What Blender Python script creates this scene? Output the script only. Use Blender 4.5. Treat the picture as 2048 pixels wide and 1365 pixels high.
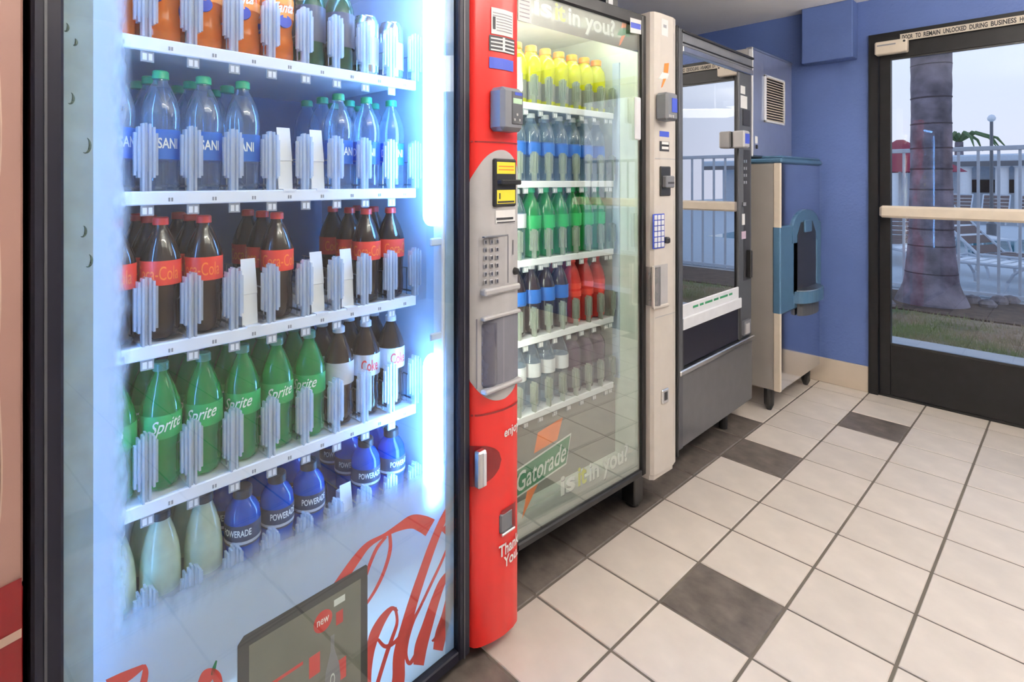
import bpy, bmesh, math, random
from mathutils import Vector
random.seed(7)
scn = bpy.context.scene
C = scn.collection
for o in list(bpy.data.objects): bpy.data.objects.remove(o)

# ------------------------------------------------------------------ camera, sky, exposure
F, CX, HY, H = 1102.0, 908.9, 362.0, 1.25          # focal length, principal column, horizon row (2048x1365), eye height
YAW = math.radians(48.73)
cam = bpy.data.cameras.new('camera'); co = bpy.data.objects.new('camera', cam); C.objects.link(co)
co.location = (0, 0, H); co.rotation_euler = (math.pi/2, 0, YAW)
cam.sensor_width = 36; cam.lens = F/2048*36
cam.shift_x = (1024-CX)/2048; cam.shift_y = -(682.5-HY)/2048
cam.clip_start = .05; cam.clip_end = 300
scn.camera = co

w = bpy.data.worlds.new('dusk_sky'); scn.world = w; w.use_nodes = True
nt = w.node_tree; nt.nodes.clear()
wo = nt.nodes.new('ShaderNodeOutputWorld'); bg = nt.nodes.new('ShaderNodeBackground')
tc = nt.nodes.new('ShaderNodeTexCoord'); sp = nt.nodes.new('ShaderNodeSeparateXYZ'); cr = nt.nodes.new('ShaderNodeValToRGB')
nt.links.new(tc.outputs['Generated'], sp.inputs[0]); nt.links.new(sp.outputs['Z'], cr.inputs[0])
cr.color_ramp.elements[0].position = 0.0; cr.color_ramp.elements[0].color = (.70, .72, .93, 1)
cr.color_ramp.elements[1].position = .55; cr.color_ramp.elements[1].color = (.42, .58, .95, 1)
e = cr.color_ramp.elements.new(.2); e.color = (.66, .74, .96, 1)
nt.links.new(cr.outputs[0], bg.inputs[0]); bg.inputs[1].default_value = 1.25
nt.links.new(bg.outputs[0], wo.inputs[0])

vs = scn.view_settings
vs.view_transform = 'Standard'; vs.look = 'None'; vs.gamma = 1; vs.exposure = 0.0; vs.use_curve_mapping = False
scn.cycles.transparent_max_bounces = 32
LAMP_STRENGTH = 7.0
UPLIGHT_STRENGTH = 105.0
LED_STRENGTH = 44.0
LED_GAT = 34.0

# ------------------------------------------------------------------ pixel helpers (a pixel is a direction; the plane gives the distance)
c_, s_ = math.cos(YAW), math.sin(YAW)
RV, FV = Vector((c_, s_, 0)), Vector((-s_, c_, 0))
def ray(x, y): return FV + RV*((x-CX)/F) - Vector((0, 0, 1))*((y-HY)/F)
def onfloor(x, y, z=0.0):
    r = ray(x, y); return r*((z-H)/r.z) + Vector((0, 0, H))
def onback(x, y, Y=3.99):
    r = ray(x, y); return r*(Y/r.y) + Vector((0, 0, H))
class Frame:
    def __init__(m, X, Y, deg):
        a = math.radians(deg); m.a = a; m.o = Vector((X, Y, 0))
        m.ex = Vector((math.cos(a), math.sin(a), 0)); m.ey = Vector((-math.sin(a), math.cos(a), 0))
    def un(m, x, y, lx=0.0):
        r = ray(x, y); o = Vector((0, 0, H)) - m.o
        t = (lx - o.dot(m.ex))/r.dot(m.ex); p = o + r*t
        return p.dot(m.ey), p.z
    def world(m, lx, ly, z): return m.o + m.ex*lx + m.ey*ly + Vector((0, 0, z))
COKE = Frame(-1.007, .0645, 2.93)
GAT = Frame(-1.095, 1.12, -1.9)
SNK = Frame(-1.13, 2.235, 1.0)
ICE = Frame(-1.06, 3.23, 0.0)

# ------------------------------------------------------------------ materials
def new_mat(name):
    m = bpy.data.materials.new(name); m.use_nodes = True
    n = m.node_tree; n.nodes.clear(); out = n.nodes.new('ShaderNodeOutputMaterial')
    return m, n, out
def noise_col(n, col, var, scale, detail=4, coord='Object'):
    t = n.nodes.new('ShaderNodeTexCoord'); no = n.nodes.new('ShaderNodeTexNoise')
    no.inputs['Scale'].default_value = scale; no.inputs['Detail'].default_value = detail
    n.links.new(t.outputs[coord], no.inputs['Vector'])
    r = n.nodes.new('ShaderNodeValToRGB')
    r.color_ramp.elements[0].position = .3; r.color_ramp.elements[1].position = .7
    r.color_ramp.elements[0].color = tuple(max(0, c*(1-var)) for c in col[:3]) + (1,)
    r.color_ramp.elements[1].color = tuple(min(1, c*(1+var)) for c in col[:3]) + (1,)
    n.links.new(no.outputs['Fac'], r.inputs[0])
    return r.outputs[0], no.outputs['Fac']
def mat(name, col, rough=.5, metal=0.0, var=.06, scale=18, bump=0.0, bscale=None, spec=.5, emit=None, estr=0.0, coat=0.0, rnd=0.0):
    m, n, out = new_mat(name)
    b = n.nodes.new('ShaderNodeBsdfPrincipled')
    csock, fac = noise_col(n, col, var, scale)
    if rnd:
        oi = n.nodes.new('ShaderNodeObjectInfo'); mr = n.nodes.new('ShaderNodeMapRange')
        mr.inputs['To Min'].default_value = 1-rnd; mr.inputs['To Max'].default_value = 1+rnd
        n.links.new(oi.outputs['Random'], mr.inputs['Value'])
        hs = n.nodes.new('ShaderNodeHueSaturation'); n.links.new(mr.outputs[0], hs.inputs['Value'])
        n.links.new(csock, hs.inputs['Color']); csock = hs.outputs[0]
    n.links.new(csock, b.inputs['Base Color'])
    b.inputs['Roughness'].default_value = rough; b.inputs['Metallic'].default_value = metal
    b.inputs['Specular IOR Level'].default_value = spec
    b.inputs['Coat Weight'].default_value = coat
    if emit:
        b.inputs['Emission Color'].default_value = tuple(emit) + (1,); b.inputs['Emission Strength'].default_value = estr
    if bump:
        t = n.nodes.new('ShaderNodeTexCoord'); no = n.nodes.new('ShaderNodeTexNoise')
        no.inputs['Scale'].default_value = bscale or 60; no.inputs['Detail'].default_value = 3
        n.links.new(t.outputs['Object'], no.inputs['Vector'])
        bp = n.nodes.new('ShaderNodeBump'); bp.inputs['Strength'].default_value = bump; bp.inputs['Distance'].default_value = .01
        n.links.new(no.outputs['Fac'], bp.inputs['Height']); n.links.new(bp.outputs[0], b.inputs['Normal'])
    n.links.new(b.outputs[0], out.inputs[0])
    return m
def refl_fac(n, base, gain, power):
    lw = n.nodes.new('ShaderNodeLayerWeight'); lw.inputs['Blend'].default_value = .5
    p = n.nodes.new('ShaderNodeMath'); p.operation = 'POWER'; p.inputs[1].default_value = power
    n.links.new(lw.outputs['Facing'], p.inputs[0])
    a = n.nodes.new('ShaderNodeMath'); a.operation = 'MULTIPLY_ADD'; a.inputs[1].default_value = gain; a.inputs[2].default_value = base
    n.links.new(p.outputs[0], a.inputs[0]); return a.outputs[0]
def pane_mat(name, tint=(1, 1, 1), base=.035, gain=.85, power=4.0, rough=0.0):
    m, n, out = new_mat(name)
    tr = n.nodes.new('ShaderNodeBsdfTransparent'); tr.inputs[0].default_value = tuple(tint) + (1,)
    gl = n.nodes.new('ShaderNodeBsdfGlossy'); gl.inputs['Roughness'].default_value = rough
    mx = n.nodes.new('ShaderNodeMixShader'); n.links.new(refl_fac(n, base, gain, power), mx.inputs[0])
    n.links.new(tr.outputs[0], mx.inputs[1]); n.links.new(gl.outputs[0], mx.inputs[2]); n.links.new(mx.outputs[0], out.inputs[0])
    return m
def clear_mat(name, tint, body, opac, rough=.08, base=.06, gain=.8, power=2.5):
    """clear or tinted plastic: see-through, a little milky, glossy at the rim"""
    m, n, out = new_mat(name)
    tr = n.nodes.new('ShaderNodeBsdfTransparent'); tr.inputs[0].default_value = tuple(tint) + (1,)
    df = n.nodes.new('ShaderNodeBsdfDiffuse'); cs, f = noise_col(n, body, .08, 30); n.links.new(cs, df.inputs[0])
    tl = n.nodes.new('ShaderNodeBsdfTranslucent'); n.links.new(cs, tl.inputs[0])
    ad = n.nodes.new('ShaderNodeMixShader'); ad.inputs[0].default_value = .5
    n.links.new(df.outputs[0], ad.inputs[1]); n.links.new(tl.outputs[0], ad.inputs[2])
    m1 = n.nodes.new('ShaderNodeMixShader'); m1.inputs[0].default_value = opac
    n.links.new(tr.outputs[0], m1.inputs[1]); n.links.new(ad.outputs[0], m1.inputs[2])
    gl = n.nodes.new('ShaderNodeBsdfGlossy'); gl.inputs['Roughness'].default_value = rough
    m2 = n.nodes.new('ShaderNodeMixShader'); n.links.new(refl_fac(n, base, gain, power), m2.inputs[0])
    n.links.new(m1.outputs[0], m2.inputs[1]); n.links.new(gl.outputs[0], m2.inputs[2]); n.links.new(m2.outputs[0], out.inputs[0])
    return m
def emis(name, col, s):
    m, n, out = new_mat(name); e = n.nodes.new('ShaderNodeEmission'); e.inputs[0].default_value = tuple(col)+(1,); e.inputs[1].default_value = s
    n.links.new(e.outputs[0], out.inputs[0]); return m
def frost_mat(name, col, edges, noise_scale, ragged, maxa=.96):
    """white film printed on the inside of a pane; edges = list of (axis, start, end): opacity rises from start to end in object space"""
    m, n, out = new_mat(name)
    t = n.nodes.new('ShaderNodeTexCoord'); s = n.nodes.new('ShaderNodeSeparateXYZ'); n.links.new(t.outputs['Object'], s.inputs[0])
    mp = n.nodes.new('ShaderNodeMapping'); mp.inputs['Scale'].default_value = (1, 1, .35); n.links.new(t.outputs['Object'], mp.inputs[0])
    no = n.nodes.new('ShaderNodeTexNoise'); no.inputs['Scale'].default_value = noise_scale; no.inputs['Detail'].default_value = 3
    n.links.new(mp.outputs[0], no.inputs['Vector'])
    ns = n.nodes.new('ShaderNodeMath'); ns.operation = 'MULTIPLY_ADD'; ns.inputs[1].default_value = ragged; ns.inputs[2].default_value = -ragged*.5
    n.links.new(no.outputs['Fac'], ns.inputs[0])
    acc = None
    for ax, a, b in edges:
        ad = n.nodes.new('ShaderNodeMath'); ad.operation = 'ADD'; n.links.new(s.outputs[ax], ad.inputs[0]); n.links.new(ns.outputs[0], ad.inputs[1])
        mr = n.nodes.new('ShaderNodeMapRange'); mr.clamp = True; mr.interpolation_type = 'SMOOTHSTEP'
        mr.inputs['From Min'].default_value = a; mr.inputs['From Max'].default_value = b
        mr.inputs['To Min'].default_value = 0; mr.inputs['To Max'].default_value = maxa
        if a > b:
            mr.inputs['From Min'].default_value = b; mr.inputs['From Max'].default_value = a
            mr.inputs['To Min'].default_value = maxa; mr.inputs['To Max'].default_value = 0
        n.links.new(ad.outputs[0], mr.inputs['Value'])
        if acc is None: acc = mr.outputs[0]
        else:
            mx = n.nodes.new('ShaderNodeMath'); mx.operation = 'MAXIMUM'; n.links.new(acc, mx.inputs[0]); n.links.new(mr.outputs[0], mx.inputs[1]); acc = mx.outputs[0]
    tr = n.nodes.new('ShaderNodeBsdfTransparent')
    df = n.nodes.new('ShaderNodeBsdfDiffuse'); df.inputs[0].default_value = tuple(col)+(1,)
    tl = n.nodes.new('ShaderNodeBsdfTranslucent'); tl.inputs[0].default_value = tuple(col)+(1,)
    a = n.nodes.new('ShaderNodeMixShader'); a.inputs[0].default_value = .45
    n.links.new(df.outputs[0], a.inputs[1]); n.links.new(tl.outputs[0], a.inputs[2])
    f = n.nodes.new('ShaderNodeMixShader'); n.links.new(acc, f.inputs[0]); n.links.new(tr.outputs[0], f.inputs[1]); n.links.new(a.outputs[0], f.inputs[2])
    n.links.new(f.outputs[0], out.inputs[0]); return m

M = {}
M['tile'] = mat('cream_floor_tile', (.745, .665, .585), .38, var=.07, scale=9, bump=.05, bscale=40, rnd=.05)
M['slate'] = mat('dark_slate_tile', (.105, .088, .076), .42, var=.45, scale=14, bump=.12, bscale=30, rnd=.1)
M['grout'] = mat('grout', (.10, .085, .07), .9)
M['blue_wall'] = mat('blue_wall_paint', (.088, .145, .36), .55, var=.1, scale=2.5, bump=.25, bscale=70)
M['white_wall'] = mat('off_white_paint', (.72, .68, .63), .7, bump=.15, bscale=80)
M['ceiling'] = mat('ceiling_paint', (.88, .87, .86), .85, var=.03, scale=3, bump=.2, bscale=60)
M['base'] = mat('beige_base_tile', (.66, .56, .45), .4, var=.06, scale=6)
M['black_metal'] = mat('black_anodised_metal', (.009, .009, .010), .4, var=.2, spec=.3)
M['black'] = mat('black_plastic', (.012, .012, .013), .4)
M['navy_black'] = mat('blue_black_frame', (.008, .008, .016), .45, spec=.25)
M['dark_grey'] = mat('dark_grey_plastic', (.05, .053, .06), .45)
M['mid_grey'] = mat('mid_grey_plastic', (.13, .135, .15), .42)
M['light_grey'] = mat('light_grey_plastic', (.43, .42, .42), .45)
M['beige_grey'] = mat('beige_grey_enamel', (.62, .57, .51), .38, var=.03)
M['cream_plastic'] = mat('cream_plastic', (.78, .68, .55), .4, var=.05)
M['white'] = mat('white_plastic', (.82, .83, .85), .45, var=.03)
M['paper'] = mat('white_paper', (.85, .84, .82), .7, var=.03)
M['silver'] = mat('silver_trim', (.72, .72, .72), .28, metal=1.0, var=.05)
M['steel'] = mat('stainless_front', (.74, .78, .86), .10, metal=1.0, var=.03, scale=3)
M['steel_side'] = mat('brushed_steel_side', (.56, .52, .48), .5, metal=.55, var=.05, scale=5)
M['teal_plastic'] = mat('teal_blue_plastic', (.055, .125, .21), .3)
M['red'] = mat('red_enamel', (.66, .022, .018), .3, var=.04, scale=4)
M['deep_red'] = mat('deep_red', (.17, .005, .007), .4)
M['pink_panel'] = mat('faded_pink_panel', (.36, .205, .17), .45, var=.14, scale=3)
M['pink_line'] = mat('pale_outline', (.52, .36, .28), .5)
M['print_red'] = mat('printed_red', (.62, .055, .045), .5)
M['orange_print'] = mat('printed_orange', (.85, .22, .03), .5)
M['lime_print'] = mat('printed_lime', (.62, .66, .04), .5)
M['white_print'] = mat('printed_white', (.86, .90, .86), .6)
M['black_print'] = mat('printed_black', (.015, .015, .02), .6)
M['green_print'] = mat('printed_green', (.02, .22, .09), .6)
M['drop'] = mat('drop_print', (.07, .12, .10), .5)
M['grey_print'] = mat('printed_grey', (.3, .3, .32), .6)
M['blue_sticker'] = mat('blue_sticker', (.03, .06, .38), .5)
M['yellow_sticker'] = mat('yellow_sticker', (.85, .72, .05), .5)
M['screen'] = mat('lcd_green', (.35, .48, .33), .3, emit=(.4, .6, .4), estr=.25)
M['liner'] = mat('white_cabinet_liner', (.58, .68, .82), .5)
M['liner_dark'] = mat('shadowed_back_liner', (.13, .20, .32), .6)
M['gliner'] = mat('pale_green_liner', (.72, .78, .70), .5)
M['shelf'] = mat('white_shelf', (.84, .86, .90), .4, var=.02)
M['wire'] = mat('wire_rail', (.35, .38, .42), .3, metal=.8)
M['led'] = emis('led_cool_white', (.16, .42, 1.0), LED_STRENGTH)
M['film_backlight'] = emis('added_film_backlight', (.55, .76, 1.0), 20.0)
M['led_soft'] = emis('led_cool_soft', (.16, .42, 1.0), 34.0)
M['led_warm'] = emis('led_neutral', (.95, 1.0, .88), LED_GAT)
M['added_uplight'] = emis('added_lamp_uplight', (1.0, .93, .85), UPLIGHT_STRENGTH)
M['diffuser'] = emis('lamp_diffuser', (1.0, .92, .83), LAMP_STRENGTH)
M['pane'] = pane_mat('door_pane', (.97, .99, .98), .045, .9, 4.0)
M['pane_gat'] = pane_mat('drinks_pane', (.97, .99, .97), .04, .95, 2.2)
M['pane_snack'] = pane_mat('snack_pane', (.7, .8, .92), .2, 1.6, 1.5)
M['clear'] = clear_mat('clear_divider', (.93, .96, 1), (.90, .94, 1), .52, gain=.9)
M['gclear'] = clear_mat('clear_divider_grey', (.93, .96, .93), (.62, .66, .60), .40, gain=.5)
M['water'] = clear_mat('clear_water_bottle', (.80, .90, .97), (.55, .72, .90), .14, gain=.9, power=2.0)
M['neck'] = clear_mat('clear_bottle_neck', (.75, .82, .88), (.4, .5, .6), .12, gain=.9, power=1.8)
def liquid(name, col, rough=.08, trans=.35):
    m, n, out = new_mat(name); b = n.nodes.new('ShaderNodeBsdfPrincipled')
    cs, f = noise_col(n, col, .12, 25); n.links.new(cs, b.inputs['Base Color'])
    b.inputs['Roughness'].default_value = rough; b.inputs['Coat Weight'].default_value = .4; b.inputs['Coat Roughness'].default_value = .03
    tl = n.nodes.new('ShaderNodeBsdfTranslucent'); n.links.new(cs, tl.inputs[0])
    mx = n.nodes.new('ShaderNodeMixShader'); mx.inputs[0].default_value = trans
    n.links.new(b.outputs[0], mx.inputs[1]); n.links.new(tl.outputs[0], mx.inputs[2]); n.links.new(mx.outputs[0], out.inputs[0]); return m
M['cola'] = liquid('cola', (.035, .018, .012), .06, .1)
M['green_soda'] = clear_mat('green_soda_bottle', (.12, .68, .28), (.025, .62, .17), .48, gain=.75, power=2.2)
M['orange_soda'] = liquid('orange_soda', (.85, .20, .015), .1, .45)
M['lemonade'] = liquid('lemonade', (.74, .80, .56), .15, .4)
M['blue_drink'] = liquid('blue_sports_drink', (.01, .10, .55), .1, .4)
M['yellow_drink'] = liquid('yellow_sports_drink', (.88, .90, .02), .1, .5)
M['red_drink'] = liquid('red_drink', (.68, .05, .04), .1, .4)
M['purple_drink'] = liquid('dark_purple_drink', (.06, .02, .06), .1, .2)
M['lime_drink'] = liquid('lime_drink', (.16, .42, .05), .1, .4)
M['cap_red'] = mat('red_cap', (.72, .05, .04), .35)
M['cap_green'] = mat('green_cap', (.03, .42, .20), .35)
M['cap_teal'] = clear_mat('pale_green_cap', (.4, .8, .6), (.25, .62, .45), .8)
M['cap_white'] = mat('white_cap', (.8, .82, .85), .35)
M['cap_dark'] = mat('dark_cap', (.03, .028, .028), .4)
M['cap_orange'] = mat('orange_cap', (.90, .32, .02), .35)
M['label_red'] = mat('red_label', (.72, .05, .03), .4)
M['label_blue'] = mat('blue_label', (.02, .13, .50), .4)
M['label_green'] = mat('green_label', (.02, .36, .10), .4)
M['label_silver'] = mat('silver_label', (.62, .64, .68), .35)
M['label_orange'] = mat('orange_label', (.90, .26, .02), .4)
M['label_dark'] = mat('dark_label', (.05, .06, .10), .4)
M['label_clear'] = mat('grey_label', (.35, .36, .30), .4)
M['alu'] = mat('can_aluminium', (.80, .82, .86), .18, metal=1.0, var=.03)
M['grass'] = mat('dry_lawn', (.22, .19, .10), .95, var=.55, scale=2.2, bump=.6, bscale=25)
M['blade'] = mat('grass_blade', (.22, .24, .09), .8, var=.5, scale=1.3)
def patchy(name, a, b, scale):
    m, n, out = new_mat(name); bs = n.nodes.new('ShaderNodeBsdfPrincipled'); bs.inputs['Roughness'].default_value = .9
    t = n.nodes.new('ShaderNodeTexCoord'); no = n.nodes.new('ShaderNodeTexNoise'); no.inputs['Scale'].default_value = scale; no.inputs['Detail'].default_value = 5
    n.links.new(t.outputs['Object'], no.inputs['Vector']); r = n.nodes.new('ShaderNodeValToRGB')
    r.color_ramp.elements[0].position = .4; r.color_ramp.elements[1].position = .6
    r.color_ramp.elements[0].color = a+(1,); r.color_ramp.elements[1].color = b+(1,)
    n.links.new(no.outputs['Fac'], r.inputs[0]); n.links.new(r.outputs[0], bs.inputs['Base Color']); n.links.new(bs.outputs[0], out.inputs[0]); return m
M['grass'] = patchy('patchy_dry_lawn', (.30, .21, .14), (.16, .17, .07), 1.6)
M['blade'] = patchy('patchy_blades', (.40, .30, .20), (.20, .26, .09), 1.6)
M['soil'] = mat('mulch', (.10, .06, .04), .95, var=.4, scale=12, bump=.6, bscale=30)
M['concrete'] = mat('pale_concrete', (.50, .50, .50), .85, var=.08, scale=3)
M['bark'] = mat('palm_bark', (.21, .18, .21), .9, var=.55, scale=5, bump=.8, bscale=20)
M['bark_ring'] = mat('palm_ring_scar', (.10, .08, .09), .9)
M['fence_paint'] = mat('white_fence_paint', (.58, .62, .68), .5)
M['building'] = mat('white_stucco', (.55, .62, .70), .8)
M['sling'] = mat('brown_sling_fabric', (.16, .11, .10), .8)
M['canopy'] = mat('burgundy_canvas', (.30, .03, .06), .8)
M['water_pool'] = mat('pool_water', (.04, .28, .36), .05)
M['leaf'] = mat('palm_leaf', (.08, .15, .05), .7)

# ------------------------------------------------------------------ mesh builder
class MB:
    def __init__(m): m.v = []; m.f = []; m.mi = []
    def add(m, vs, fs, k=0):
        b = len(m.v); m.v += [tuple(v) for v in vs]
        for f in fs: m.f.append(tuple(b+i for i in f)); m.mi.append(k)
        return m
    def box(m, x0, x1, y0, y1, z0, z1, k=0):
        return m.add([(x0,y0,z0),(x1,y0,z0),(x1,y1,z0),(x0,y1,z0),(x0,y0,z1),(x1,y0,z1),(x1,y1,z1),(x0,y1,z1)],
                     [(0,3,2,1),(4,5,6,7),(0,1,5,4),(1,2,6,5),(2,3,7,6),(3,0,4,7)], k)
    def cbox(m, x0, x1, y0, y1, z0, z1, b, k=0):
        """box with chamfered edges"""
        vs = []; idx = {}
        for sx in (0, 1):
            for sy in (0, 1):
                for sz in (0, 1):
                    X = (x0, x1)[sx]; Y = (y0, y1)[sy]; Z = (z0, z1)[sz]
                    dx = b if sx == 0 else -b; dy = b if sy == 0 else -b; dz = b if sz == 0 else -b
                    idx[sx, sy, sz] = len(vs); vs += [(X, Y+dy, Z+dz), (X+dx, Y, Z+dz), (X+dx, Y+dy, Z)]
        g = lambda a, c: idx[a]+c
        fs = []
        for s in (0, 1):
            q = [g((s,0,0),0), g((s,1,0),0), g((s,1,1),0), g((s,0,1),0)]; fs.append(q if s else q[::-1])
            q = [g((0,s,0),1), g((1,s,0),1), g((1,s,1),1), g((0,s,1),1)]; fs.append(q[::-1] if s else q)
            q = [g((0,0,s),2), g((1,0,s),2), g((1,1,s),2), g((0,1,s),2)]; fs.append(q if s else q[::-1])
        for a in (0, 1):
            for b2 in (0, 1):
                fs.append([g((a,b2,0),0), g((a,b2,1),0), g((a,b2,1),1), g((a,b2,0),1)])
                fs.append([g((a,0,b2),0), g((a,1,b2),0), g((a,1,b2),2), g((a,0,b2),2)])
                fs.append([g((0,a,b2),1), g((1,a,b2),1), g((1,a,b2),2), g((0,a,b2),2)])
        for key in idx: i = idx[key]; fs.append([i, i+1, i+2])
        return m.add(vs, fs, k)
    def lathe(m, prof, n=20, c=(0, 0, 0), k=0, cap=True):
        b = []; vs = []
        for r, z in prof:
            for i in range(n):
                a = 2*math.pi*i/n; vs.append((c[0]+r*math.cos(a), c[1]+r*math.sin(a), c[2]+z))
        fs = []
        for j in range(len(prof)-1):
            for i in range(n):
                i2 = (i+1) % n; fs.append((j*n+i, j*n+i2, (j+1)*n+i2, (j+1)*n+i))
        if cap:
            fs.append(tuple(range(n-1, -1, -1))); L = (len(prof)-1)*n; fs.append(tuple(L+i for i in range(n)))
        return m.add(vs, fs, k)
    def prism(m, poly, axis, a, b, k=0):
        """extrude a 2-D polygon; axis = the extrusion axis (0,1,2), poly in the two other axes in order"""
        n = len(poly)
        def P(p, t):
            q = list(p); q.insert(axis, t); return tuple(q)
        vs = [P(p, a) for p in poly] + [P(p, b) for p in poly]
        fs = [tuple(range(n))[::-1], tuple(range(n, 2*n))] + [(i, (i+1) % n, n+(i+1) % n, n+i) for i in range(n)]
        return m.add(vs, fs, k)
    def tube(m, pts, r, n=8, k=0):
        pts = [Vector(p) for p in pts]; vs = []
        rs = r if isinstance(r, (list, tuple)) else [r]*len(pts)
        for i, p in enumerate(pts):
            d = (pts[min(i+1, len(pts)-1)] - pts[max(i-1, 0)]).normalized()
            up = Vector((0, 0, 1)) if abs(d.z) < .9 else Vector((1, 0, 0))
            u = d.cross(up).normalized(); v = d.cross(u)
            for j in range(n):
                a = 2*math.pi*j/n; vs.append(p + (u*math.cos(a) + v*math.sin(a))*rs[i])
        fs = []
        for i in range(len(pts)-1):
            for j in range(n): j2 = (j+1) % n; fs.append((i*n+j, i*n+j2, (i+1)*n+j2, (i+1)*n+j))
        fs += [tuple(range(n-1, -1, -1)), tuple((len(pts)-1)*n+j for j in range(n))]
        return m.add(vs, fs, k)
    def mesh(m, name, mats, smooth=False):
        me = bpy.data.meshes.new(name); me.from_pydata(m.v, [], m.f)
        bm = bmesh.new(); bm.from_mesh(me); bmesh.ops.recalc_face_normals(bm, faces=bm.faces); bm.to_mesh(me); bm.free()
        for t in (mats if isinstance(mats, (list, tuple)) else [mats]): me.materials.append(t)
        me.polygons.foreach_set('material_index', m.mi)
        if smooth:
            me.polygons.foreach_set('use_smooth', [True]*len(m.f))
            try: me.set_sharp_from_angle(angle=math.radians(40))
            except Exception: pass
        me.update(); return me
def add(name, me, parent=None, loc=(0, 0, 0), rz=0.0):
    o = bpy.data.objects.new(name, me); C.objects.link(o); o.parent = parent
    o.location = loc; o.rotation_euler = (0, 0, rz); return o
def part(name, mb, mats, parent=None, smooth=False, label=None):
    o = add(name, mb.mesh(name, mats, smooth), parent)
    if label: o['label'] = label
    return o
def tag(o, label, cat, group=None):
    o['label'] = label; o['category'] = cat
    if group: o['group'] = group
    return o
def thing(name, label, cat, loc=(0, 0, 0), rz=0.0, group=None):
    return tag(add(name, None, None, loc, rz), label, cat, group)
def struct(name, mb, mats, smooth=False):
    o = part(name, mb, mats, None, smooth); o['kind'] = 'structure'; return o
def copy_tree(o, parent=None):
    r = o.copy(); C.objects.link(r); r.parent = parent
    for ch in kids[o.name]: copy_tree(ch, r)
    return r
kids = {}
def remember(o):
    kids[o.name] = [c for c in bpy.data.objects if c.parent == o]
    for c in kids[o.name]: remember(c)

# ------------------------------------------------------------------ lettering (Blender's built-in font), made flat as print
_txt = {}
def text_vf(s, bold=0.0):
    if (s, bold) in _txt: return _txt[s, bold]
    cu = bpy.data.curves.new('lettering', 'FONT'); cu.body = s; cu.resolution_u = 3; cu.offset = bold
    o = bpy.data.objects.new('lettering', cu); C.objects.link(o)
    dg = bpy.context.evaluated_depsgraph_get(); dg.update()
    me = bpy.data.meshes.new_from_object(o.evaluated_get(dg))
    vs = [(v.co.x, v.co.y) for v in me.vertices]; fs = [tuple(p.vertices) for p in me.polygons]
    bpy.data.objects.remove(o); bpy.data.meshes.remove(me); bpy.data.curves.remove(cu)
    x0 = min(v[0] for v in vs); x1 = max(v[0] for v in vs); y0 = min(v[1] for v in vs); y1 = max(v[1] for v in vs)
    vs = [((x-x0)/(x1-x0), (y-y0)/(y1-y0)) for x, y in vs]
    _txt[s, bold] = (vs, fs); return vs, fs
def text_on(mb, s, fn, bold=0.0, k=0):
    """fn maps (u, v) in 0..1 over the word's box to a point"""
    vs, fs = text_vf(s, bold); return mb.add([fn(u, v) for u, v in vs], fs, k)
def quad_fn(lx, bl, br, tl, tr):
    """bilinear (ly, z) patch at depth lx"""
    def fn(u, v):
        y = (bl[0]*(1-u)+br[0]*u)*(1-v) + (tl[0]*(1-u)+tr[0]*u)*v
        z = (bl[1]*(1-u)+br[1]*u)*(1-v) + (tl[1]*(1-u)+tr[1]*u)*v
        return (lx, y, z)
    return fn
for t_ in ('is', 'it', 'in you?'): text_vf(t_, .025)

# ================================================================== SETTING
T, TX0, TY0 = .2562, -1.0856, 1.7935
XL, XR, YB, YF, ZC = -2.02, 2.2, -1.8, 3.99, 2.318
fl = struct('floor', MB().box(XL-.1, XR+.1, YB-.1, YF+.12, -.12, -.003), M['grout'])
g = .004
tb = MB(); e_ = .0022
h0, h1 = g, T-g
tb.add([(h0,h0,-.004),(h1,h0,-.004),(h1,h1,-.004),(h0,h1,-.004),(h0,h0,-e_),(h1,h0,-e_),(h1,h1,-e_),(h0,h1,-e_),
        (h0+e_,h0+e_,0),(h1-e_,h0+e_,0),(h1-e_,h1-e_,0),(h0+e_,h1-e_,0)],
       [(0,1,5,4),(1,2,6,5),(2,3,7,6),(3,0,4,7),(4,5,9,8),(5,6,10,9),(6,7,11,10),(7,4,8,11),(8,9,10,11)])
tile_l = tb.mesh('tile', M['tile']); tile_d = tb.mesh('dark_tile', M['slate'])
def is_dark(i, j):
    if i == -1 and j <= 4: return True
    if i == 1 and (j-6) % 7 == 0: return True
    if i == 0 and (j-3) % 7 == 0: return True
    if i == 5 and (j-1) % 7 == 0: return True
    return False
rest = {0: MB(), 1: MB()}
for i in range(-4, 13):
    for j in range(-14, 9):
        x, y = TX0+i*T, TY0+j*T
        if x < XL-.02 or x+T > XR+.25: continue
        near = -1 <= i <= 5 and -5 <= j <= 8
        if j == 8 and near:            # the cut row against the wall
            mb = MB().box(x+g, x+T-g, y+g, YF-.002, -.004, 0); part('tile', mb, M['slate'] if is_dark(i, j) else M['tile'], fl); continue
        if j == 8: rest[0].box(x+g, x+T-g, y+g, YF-.002, -.004, 0); continue
        if near: add('tile', tile_d if is_dark(i, j) else tile_l, fl, (x, y, 0))
        elif y > YB-.2: rest[1 if is_dark(i, j) else 0].box(max(x+g, XL), min(x+T-g, XR), max(y+g, YB), y+T-g, -.004, 0)
o = part('outer_tiling', rest[0], M['tile'], fl); o['kind'] = 'stuff'
o = part('outer_dark_tiling', rest[1], M['slate'], fl); o['kind'] = 'stuff'

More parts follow.
